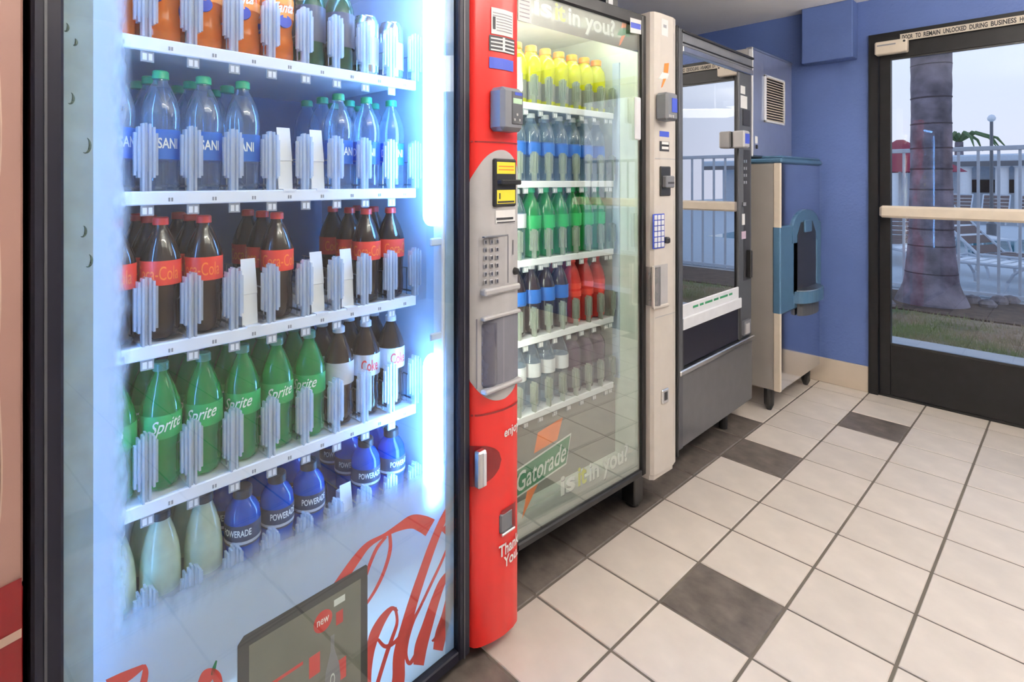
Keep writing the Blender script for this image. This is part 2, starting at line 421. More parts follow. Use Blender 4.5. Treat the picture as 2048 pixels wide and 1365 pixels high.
struct('ceiling', MB().box(XL-.1, XR+.1, YB-.1, YF+.12, ZC, ZC+.1), M['ceiling'])
struct('wall_left', MB().box(XL-.1, XL, YB-.1, YF+.12, 0, ZC), M['blue_wall'])
struct('wall_right', MB().box(XR, XR+.1, YB-.1, YF+.12, 0, ZC), M['white_wall'])
struct('wall_rear', MB().box(XL, XR, YB-.1, YB, 0, ZC), M['white_wall'])
DX0, DX1, DZ = -.83, 1.07, 2.105           # double-door opening in the far wall
struct('wall_back', MB().box(XL, DX0, YF, YF+.12, 0, ZC).box(DX1, XR, YF, YF+.12, 0, ZC).box(DX0, DX1, YF, YF+.12, DZ, ZC), M['blue_wall'])
bb = struct('baseboard_back', MB().cbox(-1.98, DX0-.002, YF-.012, YF, 0, .152, .003), M['base'])
p0 = onback(1603, 128, 3.88); p1 = onback(1705, 120, 3.88)
tr = struct('trim_1', MB().cbox(p0.x, p1.x, 3.88, YF, p0.z, ZC-.001, .004), M['blue_wall'])

# ---- double glass door
fr = struct('door_1', MB().box(DX0, DX0+.045, YF-.02, YF+.11, 0, DZ).box(DX1-.045, DX1, YF-.02, YF+.11, 0, DZ)
            .box(DX0+.045, DX1-.045, YF-.02, YF+.11, DZ-.05, DZ).box(DX0+.045, DX1-.045, YF-.005, YF+.11, 0, .012), M['black_metal'])
def leaf(xa, xb, hinge_left):
    st = .052; z0, z1 = .012, DZ-.055; gy = YF+.02
    l = part('door_leaf', MB().cbox(xa, xa+st, gy-.022, gy+.022, z0, z1, .003).cbox(xb-st, xb, gy-.022, gy+.022, z0, z1, .003)
             .cbox(xa+st, xb-st, gy-.022, gy+.022, z0, .305, .003).cbox(xa+st, xb-st, gy-.022, gy+.022, 1.955, z1, .003), M['black_metal'], fr)
    part('door_glass', MB().box(xa+st, xb-st, gy-.003, gy+.003, .305, 1.955), M['pane'], l)
    part('glazing_bead', MB().box(xa+st, xb-st, gy-.02, gy-.004, .305, .313).box(xa+st, xb-st, gy-.02, gy-.004, 1.947, 1.955), M['black'], l)
    pb = MB().cbox(xa+.012, xb-.012, gy-.092, gy-.05, 1.040, 1.108, .012)
    part('push_bar', pb, M['cream_plastic'], l, label='cream push bar across the glass')
    part('bar_bracket', MB().cbox(xa+.004, xa+.05, gy-.06, gy-.02, 1.045, 1.103, .004), M['black'], l)
    part('bar_bracket', MB().cbox(xb-.05, xb-.004, gy-.06, gy-.02, 1.045, 1.103, .004), M['black'], l)
MIDX = (DX0+DX1)/2
leaf(DX0+.048, MIDX-.002, True); leaf(MIDX+.002, DX1-.048, False)
# header notice strip and closer box
a = onback(1800, 72, YF-.024); b = onback(2048, 32, YF-.024)
NX0, NX1, NZ0, NZ1 = a.x, a.x+.56, 2.043, 2.083
ns_ = part('notice_strip', MB().box(NX0, NX1, YF-.0235, YF-.0205, NZ0, NZ1), mat('strip_paper', (.62, .55, .45), .6), fr)
wd = ['THIS', 'DOOR', 'TO', 'REMAIN', 'UNLOCKED', 'DURING', 'BUSINESS', 'HOURS']
ws = ['DOOR', 'TO', 'REMAIN', 'UNLOCKED', 'DURING', 'BUSINESS', 'HOURS']
mb = MB(); x = NX0+.01; tot = sum(len(t_) for t_ in ws)+len(ws)-1; per = (NX1-NX0-.02)/tot*.97
for t_ in ws:
    wdt = len(t_)*per; text_on(mb, t_, lambda u, v, x=x, wdt=wdt: (x+u*wdt, YF-.0242, NZ0+.007+v*.026), .03); x += wdt+per
part('lettering', mb, M['black_print'], ns_)
a = onback(1750, 110, YF-.06); b = onback(1815, 78, YF-.06)
cl = part('door_closer', MB().cbox(a.x, b.x, YF-.075, YF-.021, a.z-.005, b.z+.005, .006), M['cream_plastic'], fr, label='cream door closer housing at the hinge side')
part('screw', MB().lathe([(.006, 0), (.006, .003), (0.001, .004)], 10, (0, 0, 0)), M['black'], fr).matrix_local = __import__('mathutils').Matrix.Translation((b.x-.012, YF-.0745, b.z-.01)) @ __import__('mathutils').Matrix.Rotation(math.pi/2, 4, 'X')
part('cover_label', MB().box(a.x+.012, b.x-.05, YF-.0762, YF-.0748, b.z-.022, b.z-.014), M['grey_print'], fr)

# ---- added pendant lamps, beyond the top of the frame; uplights brighten the ceiling
def added_ceiling_lamp(x, y, rz, drop, lab):
    t = thing('added_ceiling_lamp', lab, 'lamp', (x, y, ZC), rz, 'added pendant lamps')
    for q in (-.4, .4): part('stem', MB().lathe([(.03, -.012), (.03, 0)], 12, (0, q, 0)).lathe([(.006, -drop-.002), (.006, -.012)], 8, (0, q, 0)), M['white'], t)
    for q in (-.615, .6): part('end_cap', MB().cbox(-.152, .152, q, q+.015, -drop-.062, -drop+.002, .004), M['white'], t)
    part('diffuser', MB().cbox(-.15, .15, -.6, .6, -drop-.06, -drop-.012, .012), M['diffuser'], t)
    part('added_uplight', MB().cbox(-.14, .14, -.598, .598, -drop-.012, -drop, .003), M['added_uplight'], t)
added_ceiling_lamp(.2, .75, 0, .14, 'long white pendant lamp above the floor before the red pillar')
added_ceiling_lamp(.40, 2.48, -math.pi/4, .34, 'long white pendant lamp hung slantwise above the floor before the glass doors')

# ================================================================== COLA MACHINE
def un(Fm, lx): return lambda x, y: Fm.un(x, y, lx)
cm = thing('vending_machine', 'blue-lit glass-front drinks vending machine with red control pillar and red script', 'vending machine', COKE.o, COKE.a)
YW = 1.085; ZT = 1.84
# hollow cabinet
cab = MB().box(-.80, -.045, .03, .055, .03, ZT).box(-.80, -.045, YW-.03, YW-.002, .03, ZT).box(-.80, -.78, .055, YW-.03, .03, ZT)
cab.box(-.78, -.045, .055, YW-.03, ZT-.03, ZT).box(-.78, -.045, .055, YW-.03, .03, .06)
part('cabinet', cab, M['black_metal'], cm)
part('liner', MB().box(-.62, -.05, .056, .064, .30, ZT-.03).box(-.62, -.05, .846, .856, .30, ZT-.03).box(-.62, -.05, .064, .846, ZT-.045, ZT-.03)
     .box(-.62, -.05, .064, .846, .30, .312), M['liner'], cm, label='pale inner lining')
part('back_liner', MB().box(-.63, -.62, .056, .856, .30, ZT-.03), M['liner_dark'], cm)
part('plinth', MB().box(-.78, -.06, .05, YW-.03, 0, .03), M['black'], cm)
# door frame
yf0, yf1, yp1 = .0, .039, .864
dfm = MB().cbox(-.045, .012, yf0, yf1, .03, ZT, .004).cbox(-.045, .012, yp1, .905, .03, ZT, .004)
dfm.cbox(-.045, .012, yf1, yp1, .03, .058, .003).cbox(-.045, .012, yf1, yp1, ZT-.06, ZT, .003)
part('door_frame', dfm, M['navy_black'], cm)
part('frame_groove', MB().box(.0121, .0135, .015, .0185, .03, ZT).box(.0121, .0135, .880, .884, .03, ZT), M['dark_grey'], cm)
pn = part('door_glass', MB().box(-.006, 0, yf1, yp1, .058, ZT-.06), M['pane'], cm)
# film printed round the window on the inside of the glass
fm = frost_mat('frosted_film', (.76, .86, .95), [('Y', .135, .100), ('Z', .575, .485)], 55, .03, .93)
film = part('frosted_film', MB().box(-.0085, -.0075, yf1, yp1, .058, ZT-.06), fm, cm, label='pale blue frosted film around the window')
part('edge_strip', MB().box(-.0072, -.0066, yf1+.001, .0795, .058, ZT-.06), clear_mat('grey_green_strip', (.9, .95, .93), (.60, .71, .70), .9, .3, .03, .2, 3), cm, label='grey-green strip inside the left edge')
part('edge_strip', MB().box(-.0072, -.0066, .834, yp1-.001, .058, ZT-.06), clear_mat('pale_blue_strip', (.85, .93, 1), (.55, .72, .88), .85, .3, .03, .2, 3), cm, label='pale blue strip inside the latch edge')
# water-drop prints on the strip
for (x, y, r) in ((141, 195, 8), (150, 82, 5), (172, 290, 11), (166, 463, 8), (177, 522, 9), (132, 52, 6)):
    yy, zz = COKE.un(x, y); rr = r*.00075
    pts = [(0, yy+rr*math.cos(t)*.8, zz+rr*math.sin(t)*1.5) for t in [i*math.pi/8-.4-math.pi/2 for i in range(9)]]
    part('drop_print', MB().tube([(-.0064, p[1], p[2]) for p in pts], [.0004+.0016*math.sin(math.pi*i/8) for i in range(9)], 6), M['drop'], cm, True)
# LED strips beside the window
def led(z0, z1):
    y0, y1 = COKE.un(850, 300, -.012)[0], COKE.un(884, 300, -.012)[0]
    n = 8; r = (y1-y0)/2; yc = (y0+y1)/2
    poly = [(yc+r*math.cos(a), z1-r+r*math.sin(a)) for a in [math.pi*i/n for i in range(n+1)]] + [(yc+r*math.cos(a), z0+r+r*math.sin(a)) for a in [math.pi+math.pi*i/n for i in range(n+1)]]
    part('led_strip', MB().prism(poly, 0, -.020, -.012), M['led'], cm, label='glowing white light strip')
zA = COKE.un(868, 452, -.02)[1]; zB = COKE.un(868, 705, -.02)[1]; zC_ = COKE.un(868, 1010, -.02)[1]
led(zA, 1.77); led(zC_, zB)
part('led_channel', MB().cbox(-.045, -.010, .826, .842, .36, ZT-.065, .003), M['white'], cm)
part('led_strip', MB().cbox(-.062, -.050, .0645, .0715, .42, 1.74, .003), M['led_soft'], cm, label='light strip behind the frosted edge')
for z_ in (zB+.03, zA-.05): part('channel_bracket', MB().cbox(-.0205, -.012, .79, .828, z_, z_+.02, .003), M['liner'], cm)
part('light_box', MB().box(-.24, -.235, .06, .85, .062, .30).box(-.235, -.05, .06, .85, .062, .066), M['white'], cm)  # white reflector and strip added to backlight the lower film
part('led_strip', MB().cbox(-.20, -.18, .12, .80, .17, .19, .004), M['film_backlight'], cm, label='added light strip backlighting the lower film')
part('led_strip', MB().cbox(-.075, -.055, .12, .77, 1.772, 1.79, .005), M['led'], cm, label='glowing white light strip under the top')  # unseen strip added as fill light inside the cabinet
# shelves
SH = [1.485, 1.206, .927, .645, .366]
PITCH, Y1C = .0793, .139
SX = -.10
EMPTY = {1: (4, 5), 2: (3, 5, 6), 4: (6,)}
# meshes shared by the lanes
random.seed(3)
def divider_mesh(name, m, w=.042, h=.128):
    b = MB(); n = 7
    for i in range(n):
        u = (i+.5)/n-.5; hh = h*(1-.9*abs(u)**2.2); z0 = .004 if abs(u) < .2 else .020+abs(u)*.03
        b.box(-.004-.006*(i % 2), .004+.003*(i % 3), u*w-.0019, u*w+.0019, z0, hh)
    b.box(-.002, 0, -w*.42, w*.42, .04, h*.86)
    return b.mesh(name, m)
dv = divider_mesh('divider', M['clear'])
rail = MB().box(-.44, -.01, -.0012, .0012, .010, .014).box(-.44, -.01, -.0012, .0012, .070, .0725)
for x in (-.43, -.3, -.17, -.03): rail.box(x, x+.003, -.0012, .0012, 0, .072)
rl = rail.mesh('lane_rail', M['wire'])
pu = MB().add([(0,-.0165,0),(0,.0165,0),(-.004,.0165,.064),(-.004,-.0165,.064),(-.002,-.0165,.066),(-.002,.0165,.066),(-.012,.0155,.138),(-.012,-.0155,.138)],
              [(0,1,2,3),(3,2,5,4),(4,5,6,7)])
pu.box(-.03, -.013, -.014, .014, 0, .12).box(-.004, .02, -.015, .015, -.001, .004)
pum = pu.mesh('pusher', M['white'])
tgm = MB().box(0, .004, -.011, .011, -.019, 0).box(.004, .0046, -.008, -.001, -.016, -.004, 1).box(.004, .0046, .002, .008, -.016, -.004, 1).mesh('price_clip', [M['clear'], M['white']])
mkm = MB().box(0, .0006, -.004, -.001, 0, .007).box(0, .0006, .001, .004, 0, .007).mesh('selection_mark', M['grey_print'])
for k, zb in enumerate(SH):
    s = MB().cbox(SX-.004, SX+.006, .085, .812, zb, zb+.025, .002)          # front rail
    s.box(-.60, SX-.004, .070, .812, zb+.016, zb+.0195)                      # deck
    for q in range(10):
        yy = Y1C-PITCH/2+q*PITCH
        s.box(-.60, SX-.004, yy-.004, yy+.004, zb+.0195, zb+.0225)
    so = part('shelf', s, M['shelf'], cm)
    for q in range(10):
        yy = Y1C-PITCH/2+q*PITCH
        add('divider', dv, so, (SX-.002, yy, zb+.021)); add('lane_rail', rl, so, (SX-.006, yy, zb+.0215))
        if q < 9:
            add('price_clip', tgm, so, (SX-.003, yy+.002, zb-.0005)); add('selection_mark', mkm, so, (SX+.0061, yy+PITCH/2, zb+.006))
    for q in EMPTY.get(k, ()): add('pusher', pum, so, (SX-.012, Y1C+q*PITCH, zb+.0225))
# script printed on the glass
un0 = un(COKE, -.0071)
def catmull(P, n=8):
    out = []
    for i in range(len(P)-1):
        p0, p1, p2, p3 = P[max(i-1, 0)], P[i], P[i+1], P[min(i+2, len(P)-1)]
        for j in range(n):
            t = j/n
            out.append(tuple(.5*((2*b)+(-a+c)*t+(2*a-5*b+4*c-d)*t*t+(-a+3*b-3*c+d)*t**3) for a, b, c, d in zip(p0, p1, p2, p3)))
    return out + [tuple(P[-1])]
def stroke(mb, pts, ox=680, oy=960, sc=.2968, lx=-.0071, Fm=COKE):
    """pts (crop x, crop y, width): a brush stroke on the pane"""
    P = catmull([(ox+a*sc, oy+b*sc, w_*sc) for a, b, w_ in pts]); L = []; R = []
    for i, (x, y, w_) in enumerate(P):
        a = P[max(i-1, 0)]; b = P[min(i+1, len(P)-1)]; dx, dy = b[0]-a[0], b[1]-a[1]; l = math.hypot(dx, dy) or 1
        nx, ny = -dy/l*w_/2, dx/l*w_/2
        L.append(Fm.un(x+nx, y+ny, lx)); R.append(Fm.un(x-nx, y-ny, lx))
    n = len(P)
    mb.add([(lx, p[0], p[1]) for p in L+R], [(i, i+1, n+i+1, n+i) for i in range(n-1)])
sc = MB()
stroke(sc, [(-40, 760, 70), (30, 650, 62), (110, 535, 55), (190, 440, 40), (300, 375, 26), (400, 320, 50), (490, 285, 95), (560, 300, 118), (608, 325, 128)])
stroke(sc, [(335, 365, 22), (338, 470, 24), (300, 610, 22), (240, 740, 20), (170, 850, 16)])
stroke(sc, [(310, 385, 18), (250, 460, 22), (205, 560, 22), (180, 640, 16)])
stroke(sc, [(385, 890, 24), (350, 868, 30), (290, 935, 52), (235, 1040, 66), (205, 1150, 58), (190, 1270, 50), (185, 1365, 50)])
stroke(sc, [(372, 860, 20), (385, 960, 20), (355, 1060, 24), (322, 1150, 26), (290, 1250, 26), (255, 1365, 26), (235, 1430, 26)])
stroke(sc, [(255, 1075, 20), (305, 1125, 28), (370, 1095, 24), (430, 1020, 18)])
stroke(sc, [(790, 90, 10), (740, 175, 30), (680, 300, 46), (620, 450, 52), (560, 620, 56), (500, 800, 62), (445, 990, 70), (400, 1180, 80), (395, 1330, 84), (380, 1440, 84)])
stroke(sc, [(750, 385, 10), (690, 540, 16), (620, 690, 18), (540, 860, 18), (490, 960, 24), (455, 1080, 24), (445, 1180, 22), (470, 1240, 26), (520, 1160, 22)])
stroke(sc, [(790, 620, 22), (750, 615, 30), (690, 690, 46), (640, 820, 58), (590, 980, 70), (545, 1130, 84), (530, 1250, 70)])
stroke(sc, [(620, 1090, 14), (650, 1060, 24), (700, 960, 40), (745, 820, 52), (780, 690, 54), (800, 600, 50)])
stroke(sc, [(760, 700, 50), (720, 900, 62), (680, 1040, 76), (660, 1150, 66)])
stroke(sc, [(700, 360, 60), (745, 315, 60), (790, 275, 56)])
stroke(sc, [(215, 1370, 20), (250, 1355, 22), (288, 1333, 8)], 0, 0, 1.0)
stroke(sc, [(289, 1330, 5), (291, 1345, 12), (286, 1370, 14), (276, 1400, 14)], 0, 0, 1.0)
part('script_print', sc, M['print_red'], cm, label='large red script lettering on the lower glass')
mb = MB(); stroke(mb, [(402, 1375, 18), (416, 1352, 26), (432, 1352, 20), (438, 1375, 16)], 0, 0, 1.0); part('fruit_print', mb, M['print_red'], cm)
mb = MB(); stroke(mb, [(424, 1352, 5), (428, 1338, 7), (433, 1322, 3)], 0, 0, 1.0); part('leaf_print', mb, M['green_print'], cm)
# dark advert card behind the glass
LXC = -.0068
tl, tr_ = COKE.un(475, 1277, LXC), COKE.un(735, 1131, LXC)
y0, y1, z1 = tl[0], tr_[0], (tl[1]+tr_[1])/2; z0 = z1-.33
card = part('advert_card', MB().prism([(y0, z0), (y1, z0), (y1, z1-.006), (y1-.004, z1), (y0+.012, z1), (y0, z1-.012)], 0, LXC-.0003, LXC), mat('card_grey', (.065, .065, .06), .5), cm, label='dark advert card with a slim grey bottle')
part('card_field', MB().box(LXC, LXC+.0002, y0+.022, y1-.018, z0+.02, z1-.024), mat('card_field_grey', (.22, .222, .18), .5), card)
def onc(x, y): return COKE.un(x, y, LXC)
ccy, ccz = onc(646, 1243)
part('round_badge', MB().prism([(ccy+.022*math.cos(i*math.pi/12), ccz+.022*math.sin(i*math.pi/12)) for i in range(24)], 0, LXC+.0002, LXC+.0003), M['print_red'], card)
mb = MB(); text_on(mb, 'new', lambda u, v: (LXC+.0004, ccy-.014+.028*u, ccz-.006+.012*v), .01); part('lettering', mb, M['white_print'], card)
by, bz = onc(665, 1290)
bp = [(-.006, 0), (-.006, -.03), (-.022, -.07), (-.026, -.1), (-.020, -.14), (-.024, -.20), (.024, -.20), (.020, -.14), (.026, -.1), (.022, -.07), (.006, -.03), (.006, 0)]
part('bottle_print', MB().prism([(by+a*.75, bz+b+.02) for a, b in bp], 0, LXC+.0002, LXC+.0003), M['grey_print'], card)
mb = MB(); text_on(mb, 'ZERO', lambda u, v: (LXC+.0004, by+.006-.012*v, bz-.15+.09*u), .012); part('lettering', mb, M['white_print'], card)
for (x0_, y0_, x1_, y1_, mm) in ((668, 1195, 690, 1208, 'white_print'), (672, 1222, 686, 1248, 'print_red'), (540, 1345, 606, 1352, 'print_red'), (668, 1320, 692, 1362, 'print_red'), (618, 1310, 640, 1352, 'print_red')):
    xm = (x0_+x1_)/2; a = onc(x0_, y1_)[0], onc(xm, y1_)[1]; b = onc(x1_, y0_)[0], onc(xm, y0_)[1]
    part('print_block', MB().box(LXC+.00021, LXC+.00028, a[0], b[0], a[1], b[1]), M[mm], card)
# ---- red control pillar, bulging
PP = [(.906, .0), (.909, .012), (.925, .024), (.96, .036), (1.0, .043), (1.04, .042), (1.065, .036), (1.079, .024), (1.085, .006)]
def pillar_x(y):
    for (a, xa), (b, xb) in zip(PP, PP[1:]):
        if a <= y <= b: return xa+(xb-xa)*(y-a)/(b-a)
    return PP[0][1] if y < PP[0][0] else PP[-1][1]
fine = [PP[0][0]+(PP[-1][0]-PP[0][0])*i/24 for i in range(25)]
pil = part('control_pillar', MB().prism([(-.045, .906)] + [(pillar_x(y), y) for y in fine] + [(-.045, 1.085)], 2, .04, ZT), M['red'], cm, True, 'red enamelled control pillar')
for p in pil.data.polygons: pass
def patch(y0, y1, zlo, zhi, off=.0012, n=14, th=.0):
    """a sheet that follows the pillar's curve"""
    vs, fs = [], []
    for i in range(n+1):
        y = y0+(y1-y0)*i/n; lo = zlo(y) if callable(zlo) else zlo; hi = zhi(y) if callable(zhi) else zhi
        x = pillar_x(y)+off; vs += [(x, y, lo), (x, y, hi)]
    for i in range(n): fs.append((2*i, 2*i+2, 2*i+3, 2*i+1))
    return MB().add(vs, fs)
def pu_(x, y): return COKE.un(x, y, .038)
def prect(x0, y0, x1, y1):
    a = pu_(x0, (y0+y1)/2)[0]; b = pu_(x1, (y0+y1)/2)[0]; zt = pu_((x0+x1)/2, y0)[1]; zb = pu_((x0+x1)/2, y1)[1]
    return a, b, zb, zt
# grey oval panel
ya, yb = pu_(953, 500)[0], 1.083; zt, zl = pu_(1000, 300)[1], pu_(1005, 797)[1]; ym = (ya+yb)/2; hw = (yb-ya)/2
half = lambda y, p: max(0.0, 1-abs((y-ym)/hw)**p)**(1/p)
part('grey_panel', patch(ya, yb, lambda y: zl+.10*(1-half(y, 2)), lambda y: zt-.13*(1-half(y, 2)), .0012, 24), M['light_grey'], pil, True, 'light grey oval panel')
part('seam', patch(.908, 1.083, pu_(1000, 287)[1], pu_(1000, 284)[1], .0014), M['deep_red'], pil)
part('seam', patch(.908, 1.083, pu_(1000, 822)[1], pu_(1000, 818)[1], .0014), M['deep_red'], pil)
def sticker(name, rect, m, off=.0024):
    return part(name, patch(rect[0], rect[1], rect[2], rect[3], off, 6), m, pil)
r = prect(983, 20, 1022, 72); sticker('sticker', r, M['paper'])
for i in range(7): zz = r[3]-.012-i*.0075; sticker('print_line', (r[0]+.004+(.012 if i > 1 else 0), r[1]-.004, zz-.0028, zz), M['grey_print'], .003)
sticker('print_block', (r[0]+.004, r[0]+.013, r[2]+.012, r[3]-.024), M['black_print'], .003)
r = prect(980, 75, 1026, 106); sticker('sticker', r, M['black_print'])
for i in range(4): zz = r[3]-.006-i*.010; sticker('print_line', (r[0]+.004, r[1]-.004, zz-.004, zz), M['paper'], .003)
sticker('print_block', ((r[0]+r[1])/2-.004, (r[0]+r[1])/2+.004, r[2]+.002, r[3]-.002), M['paper'], .0033)
r = prect(980, 118, 1023, 140); sticker('sticker', r, M['blue_sticker'])
# card reader
a0, _ = COKE.un(987, 220, .05); a1, _ = COKE.un(1044, 220, .075); zt_ = COKE.un(1015, 174, .075)[1]; zb_ = COKE.un(1015, 262, .075)[1]
part('card_reader', MB().cbox(.03, .082, a0, a1, zb_, zt_, .010), M['mid_grey'], pil, False, 'grey card reader box')
part('reader_face', MB().cbox(.080, .0845, a0+.035, a1-.006, zb_+.018, zt_-.01, .002), M['dark_grey'], pil)
part('reader_screen', MB().box(.0845, .0853, a0+.038, a1-.012, zt_-.042, zt_-.028), M['screen'], pil)
part('reader_badge', MB().box(.0845, .0853, a0+.045, a1-.012, zt_-.02, zt_-.012), M['blue_sticker'], pil)
for i in range(3): part('reader_key', MB().cbox(.0845, .0865, a0+.040+i*.010, a0+.047+i*.010, zb_+.026+(.014 if i == 1 else 0), zb_+.033+(.014 if i == 1 else 0), .001), M['light_grey'], pil)
# bill validator
r = prect(985, 318, 1027, 413)
part('bill_validator', MB().cbox(.034, .050, r[0], r[1], r[2], r[3], .004), M['black'], pil)
part('bill_mouth', MB().cbox(.046, .066, r[0]+.006, r[1]+.002, (r[2]+r[3])/2-.006, (r[2]+r[3])/2+.008, .003), M['black_metal'], pil)
part('sticker', MB().box(.050, .0506, r[0]+.004, r[1]-.008, r[3]-.040, r[3]-.009), M['yellow_sticker'], pil)
part('sticker', MB().box(.050, .0506, r[0]+.004, r[1]-.008, r[2]+.008, r[2]+.044), M['yellow_sticker'], pil)
for i in range(2): part('print_line', MB().box(.0506, .051, r[0]+.010, r[1]-.014, r[3]-.022-i*.009, r[3]-.019-i*.009), M['orange_print'], pil)
part('print_block', MB().box(.0506, .051, r[0]+.012, r[0]+.017, r[2]+.020, r[2]+.036).box(.0506, .051, r[0]+.006, r[1]-.012, r[2]+.010, r[2]+.015), M['black_print'], pil)
r = prect(990, 420, 1028, 446); sticker('sticker', r, M['paper'])
sticker('print_line', (r[0]+.002, r[1]-.012, r[2]+.009, r[2]+.015), M['black_print'], .0032); sticker('print_line', (r[0]+.004, r[1]-.002, r[2]+.001, r[2]+.004), M['black_print'], .0032)
# keypad 3 x 6
r = prect(965, 474, 1013, 570); sticker('keypad_plate', r, mat('keypad_plate', (.38, .37, .37), .5), .0022)
part('keypad_rim', MB().cbox(.036, .046, r[1]-.004, r[1], r[2], r[3], .001).cbox(.036, .0455, r[0], r[1], r[3], r[3]+.004, .001), M['mid_grey'], pil)
key = MB().cbox(0, .004, -.0058, .0058, -.0062, .0062, .0015).mesh('key', M['silver'])
dgm = MB().box(.004, .0044, -.0012, .0025, -.004, .004).mesh('key_mark', M['black_print'])
for i in range(3):
    for j in range(6):
        yy = r[0]+.016+i*.0175; zz = r[3]-.012-j*(r[3]-r[2]-.022)/5
        add('key', key, pil, (pillar_x(yy)+.002, yy, zz)); add('key_mark', dgm, pil, (pillar_x(yy)+.002, yy, zz))
# coin slot, lock knob, ledge
yy, zz = pu_(1022, 493); sticker('coin_slot', (yy-.0015, yy+.0015, zz-.022, zz+.018), M['black_print'], .003)
yy, zz = pu_(1027, 542); part('lock_knob', MB().lathe([(.010, 0), (.0105, .008), (.008, .016), (.001, .018)], 14), M['black'], pil, True).matrix_local = __import__('mathutils').Matrix.Translation((.036, yy, zz)) @ __import__('mathutils').Matrix.Rotation(math.pi/2, 4, 'Y')
r = prect(963, 572, 1036, 585); part('panel_ledge', MB().cbox(.030, .052, r[0], 1.062, r[2], r[3], .004), M['light_grey'], pil)
# delivery window
r = prect(962, 632, 1036, 768); sticker('window_recess', (r[0], r[1], r[2], r[3]), mat('recess_shade_grey', (.16, .16, .19), .5), .0022)  # flat dark sheet: the hollow's shade is put into its colour
part('window_cup', MB().lathe([(.026, 0), (.027, .006), (.027, .155), (.026, .16)], 18, (.022, r[0]+.040, r[2]+.006)), clear_mat('smoky_cup', (.8, .8, .85), (.35, .35, .42), .45, .1), pil, True)
part('window_sill', MB().cbox(.034, .056, r[0], r[1], r[2]-.010, r[2]+.002, .004), M['light_grey'], pil)
part('window_brow', MB().cbox(.034, .050, r[0], r[1], r[3]-.002, r[3]+.008, .003), M['light_grey'], pil)
# lettering
def plet(s, x0, y0, x1, y1, skew=0):
    r = prect(x0, y0, x1, y1); a = (r[0], r[2]); b = (r[1], r[3]); mb = MB()
    text_on(mb, s, lambda u, v: (pillar_x(a[0]+(b[0]-a[0])*u)+.0035, a[0]+(b[0]-a[0])*u, a[1]+(b[1]-a[1])*v+skew*u), .02); part('lettering', mb, M['white_print'], pil)
plet('enjoy', 1004, 849, 1037, 872, .004)
plet('Thank', 995, 1078, 1036, 1102, .006); plet('You.', 1003, 1102, 1034, 1124, .006)
# lock recess, its shade painted as a dark red sheet, with silver bar
r = prect(952, 890, 1000, 972); yc, zc = r[0]+.026, (r[2]+r[3])/2; R_ = (r[3]-r[2])/2
part('lock_recess_shade', patch(r[0]+.004, r[1], lambda y: zc-R_*math.sqrt(max(0, 1-((y-r[0]-.004)/(r[1]-r[0]-.004))**2)), lambda y: zc+R_*math.sqrt(max(0, 1-((y-r[0]-.004)/(r[1]-r[0]-.004))**2)), .0018, 12), M['deep_red'], pil)
part('lock_bar', MB().cbox(.026, .046, r[0]+.004, r[0]+.034, r[2]+.006, r[3]-.006, .004), M['silver'], pil, label='silver door lock bar')
part('lock_plate', MB().cbox(.030, .049, r[0]+.018, r[0]+.030, r[2]+.010, r[3]-.010, .002), M['white'], pil)
# coin return
r = prect(997, 1012, 1029, 1062)
sticker('coin_recess_shade', (r[0]+.006, r[1], r[2], r[3]), M['deep_red'], .0018)  # dark red sheet paints the shade inside the coin recess
part('coin_return', MB().cbox(.036, .046, r[0], r[1]-.016, r[2]+.006, r[3]-.010, .004), M['mid_grey'], pil)
part('coin_lip', MB().cbox(.040, .052, r[0], r[1]-.012, r[2]+.002, r[2]+.009, .002), M['silver'], pil)

# ================================================================== BOTTLES
ORD = ['first', 'second', 'third', 'fourth', 'fifth', 'sixth', 'seventh', 'eighth', 'ninth']
def wrap_text(s, r, z0, z1, width, mat_, bold=.02, vertical=False, slant=0.0, a0=0.0):
    mb = MB()
    def fn(u, v):
        if vertical: uu, vv = 1-v, u
        else: uu, vv = u, v
        th = a0+(uu-.5)*width/r + slant*(vv-.5)
        return (r*math.cos(th), r*math.sin(th), z0+(z1-z0)*vv+ (slant*.03*(u-.5)))
    text_on(mb, s, fn, bold); return mb.mesh('lettering', mat_)
def band(r, z0, z1, m, bulge=0.0, name='label_band'):
    return MB().lathe([(r, z0), (r+bulge, (z0+z1)/2), (r, z1)], 22, cap=False).mesh(name, m, True)
def lathe_mesh(name, prof, m): return MB().lathe(prof, 22).mesh(name, m, True)
def cap_mesh(r, h, m): return MB().lathe([(r, 0), (r*1.02, h*.15), (r, h*.2), (r, h*.85), (r*.85, h)], 16).mesh('cap', m, True)
KIND = {}
def bottle_kind(key, name, desc, cat, prof, mat_, cap=None, labels=()):
    """cap = (radius, height, z, material); labels = ready meshes with names"""
    KIND[key] = (name, desc, cat, lathe_mesh('bottle_body', prof, mat_), None if cap is None else (cap_mesh(cap[0], cap[1], M[cap[3]]), cap[2]), labels)
colaP = [(.020, 0), (.029, .004), (.0335, .014), (.034, .04), (.0325, .065), (.0335, .09), (.036, .11), (.036, .148), (.033, .163), (.026, .183), (.017, .202), (.0125, .212), (.0125, .224)]
cl_lab = (('label', band(.0363, .104, .150, M['label_red'])), ('label', wrap_text('Coca-Cola', .0366, .114, .140, .085, M['orange_print'], .0)))
bottle_kind('cola', 'soda_bottle', 'cola bottle with red label', 'bottle', colaP, M['cola'], (.0145, .015, .216, 'cap_red'), cl_lab)
waterP = [(.022, 0), (.030, .003), (.034, .012), (.0335, .05), (.0345, .06), (.0345, .12), (.0355, .14), (.034, .158), (.028, .180), (.019, .20), (.0128, .210), (.0128, .222)]
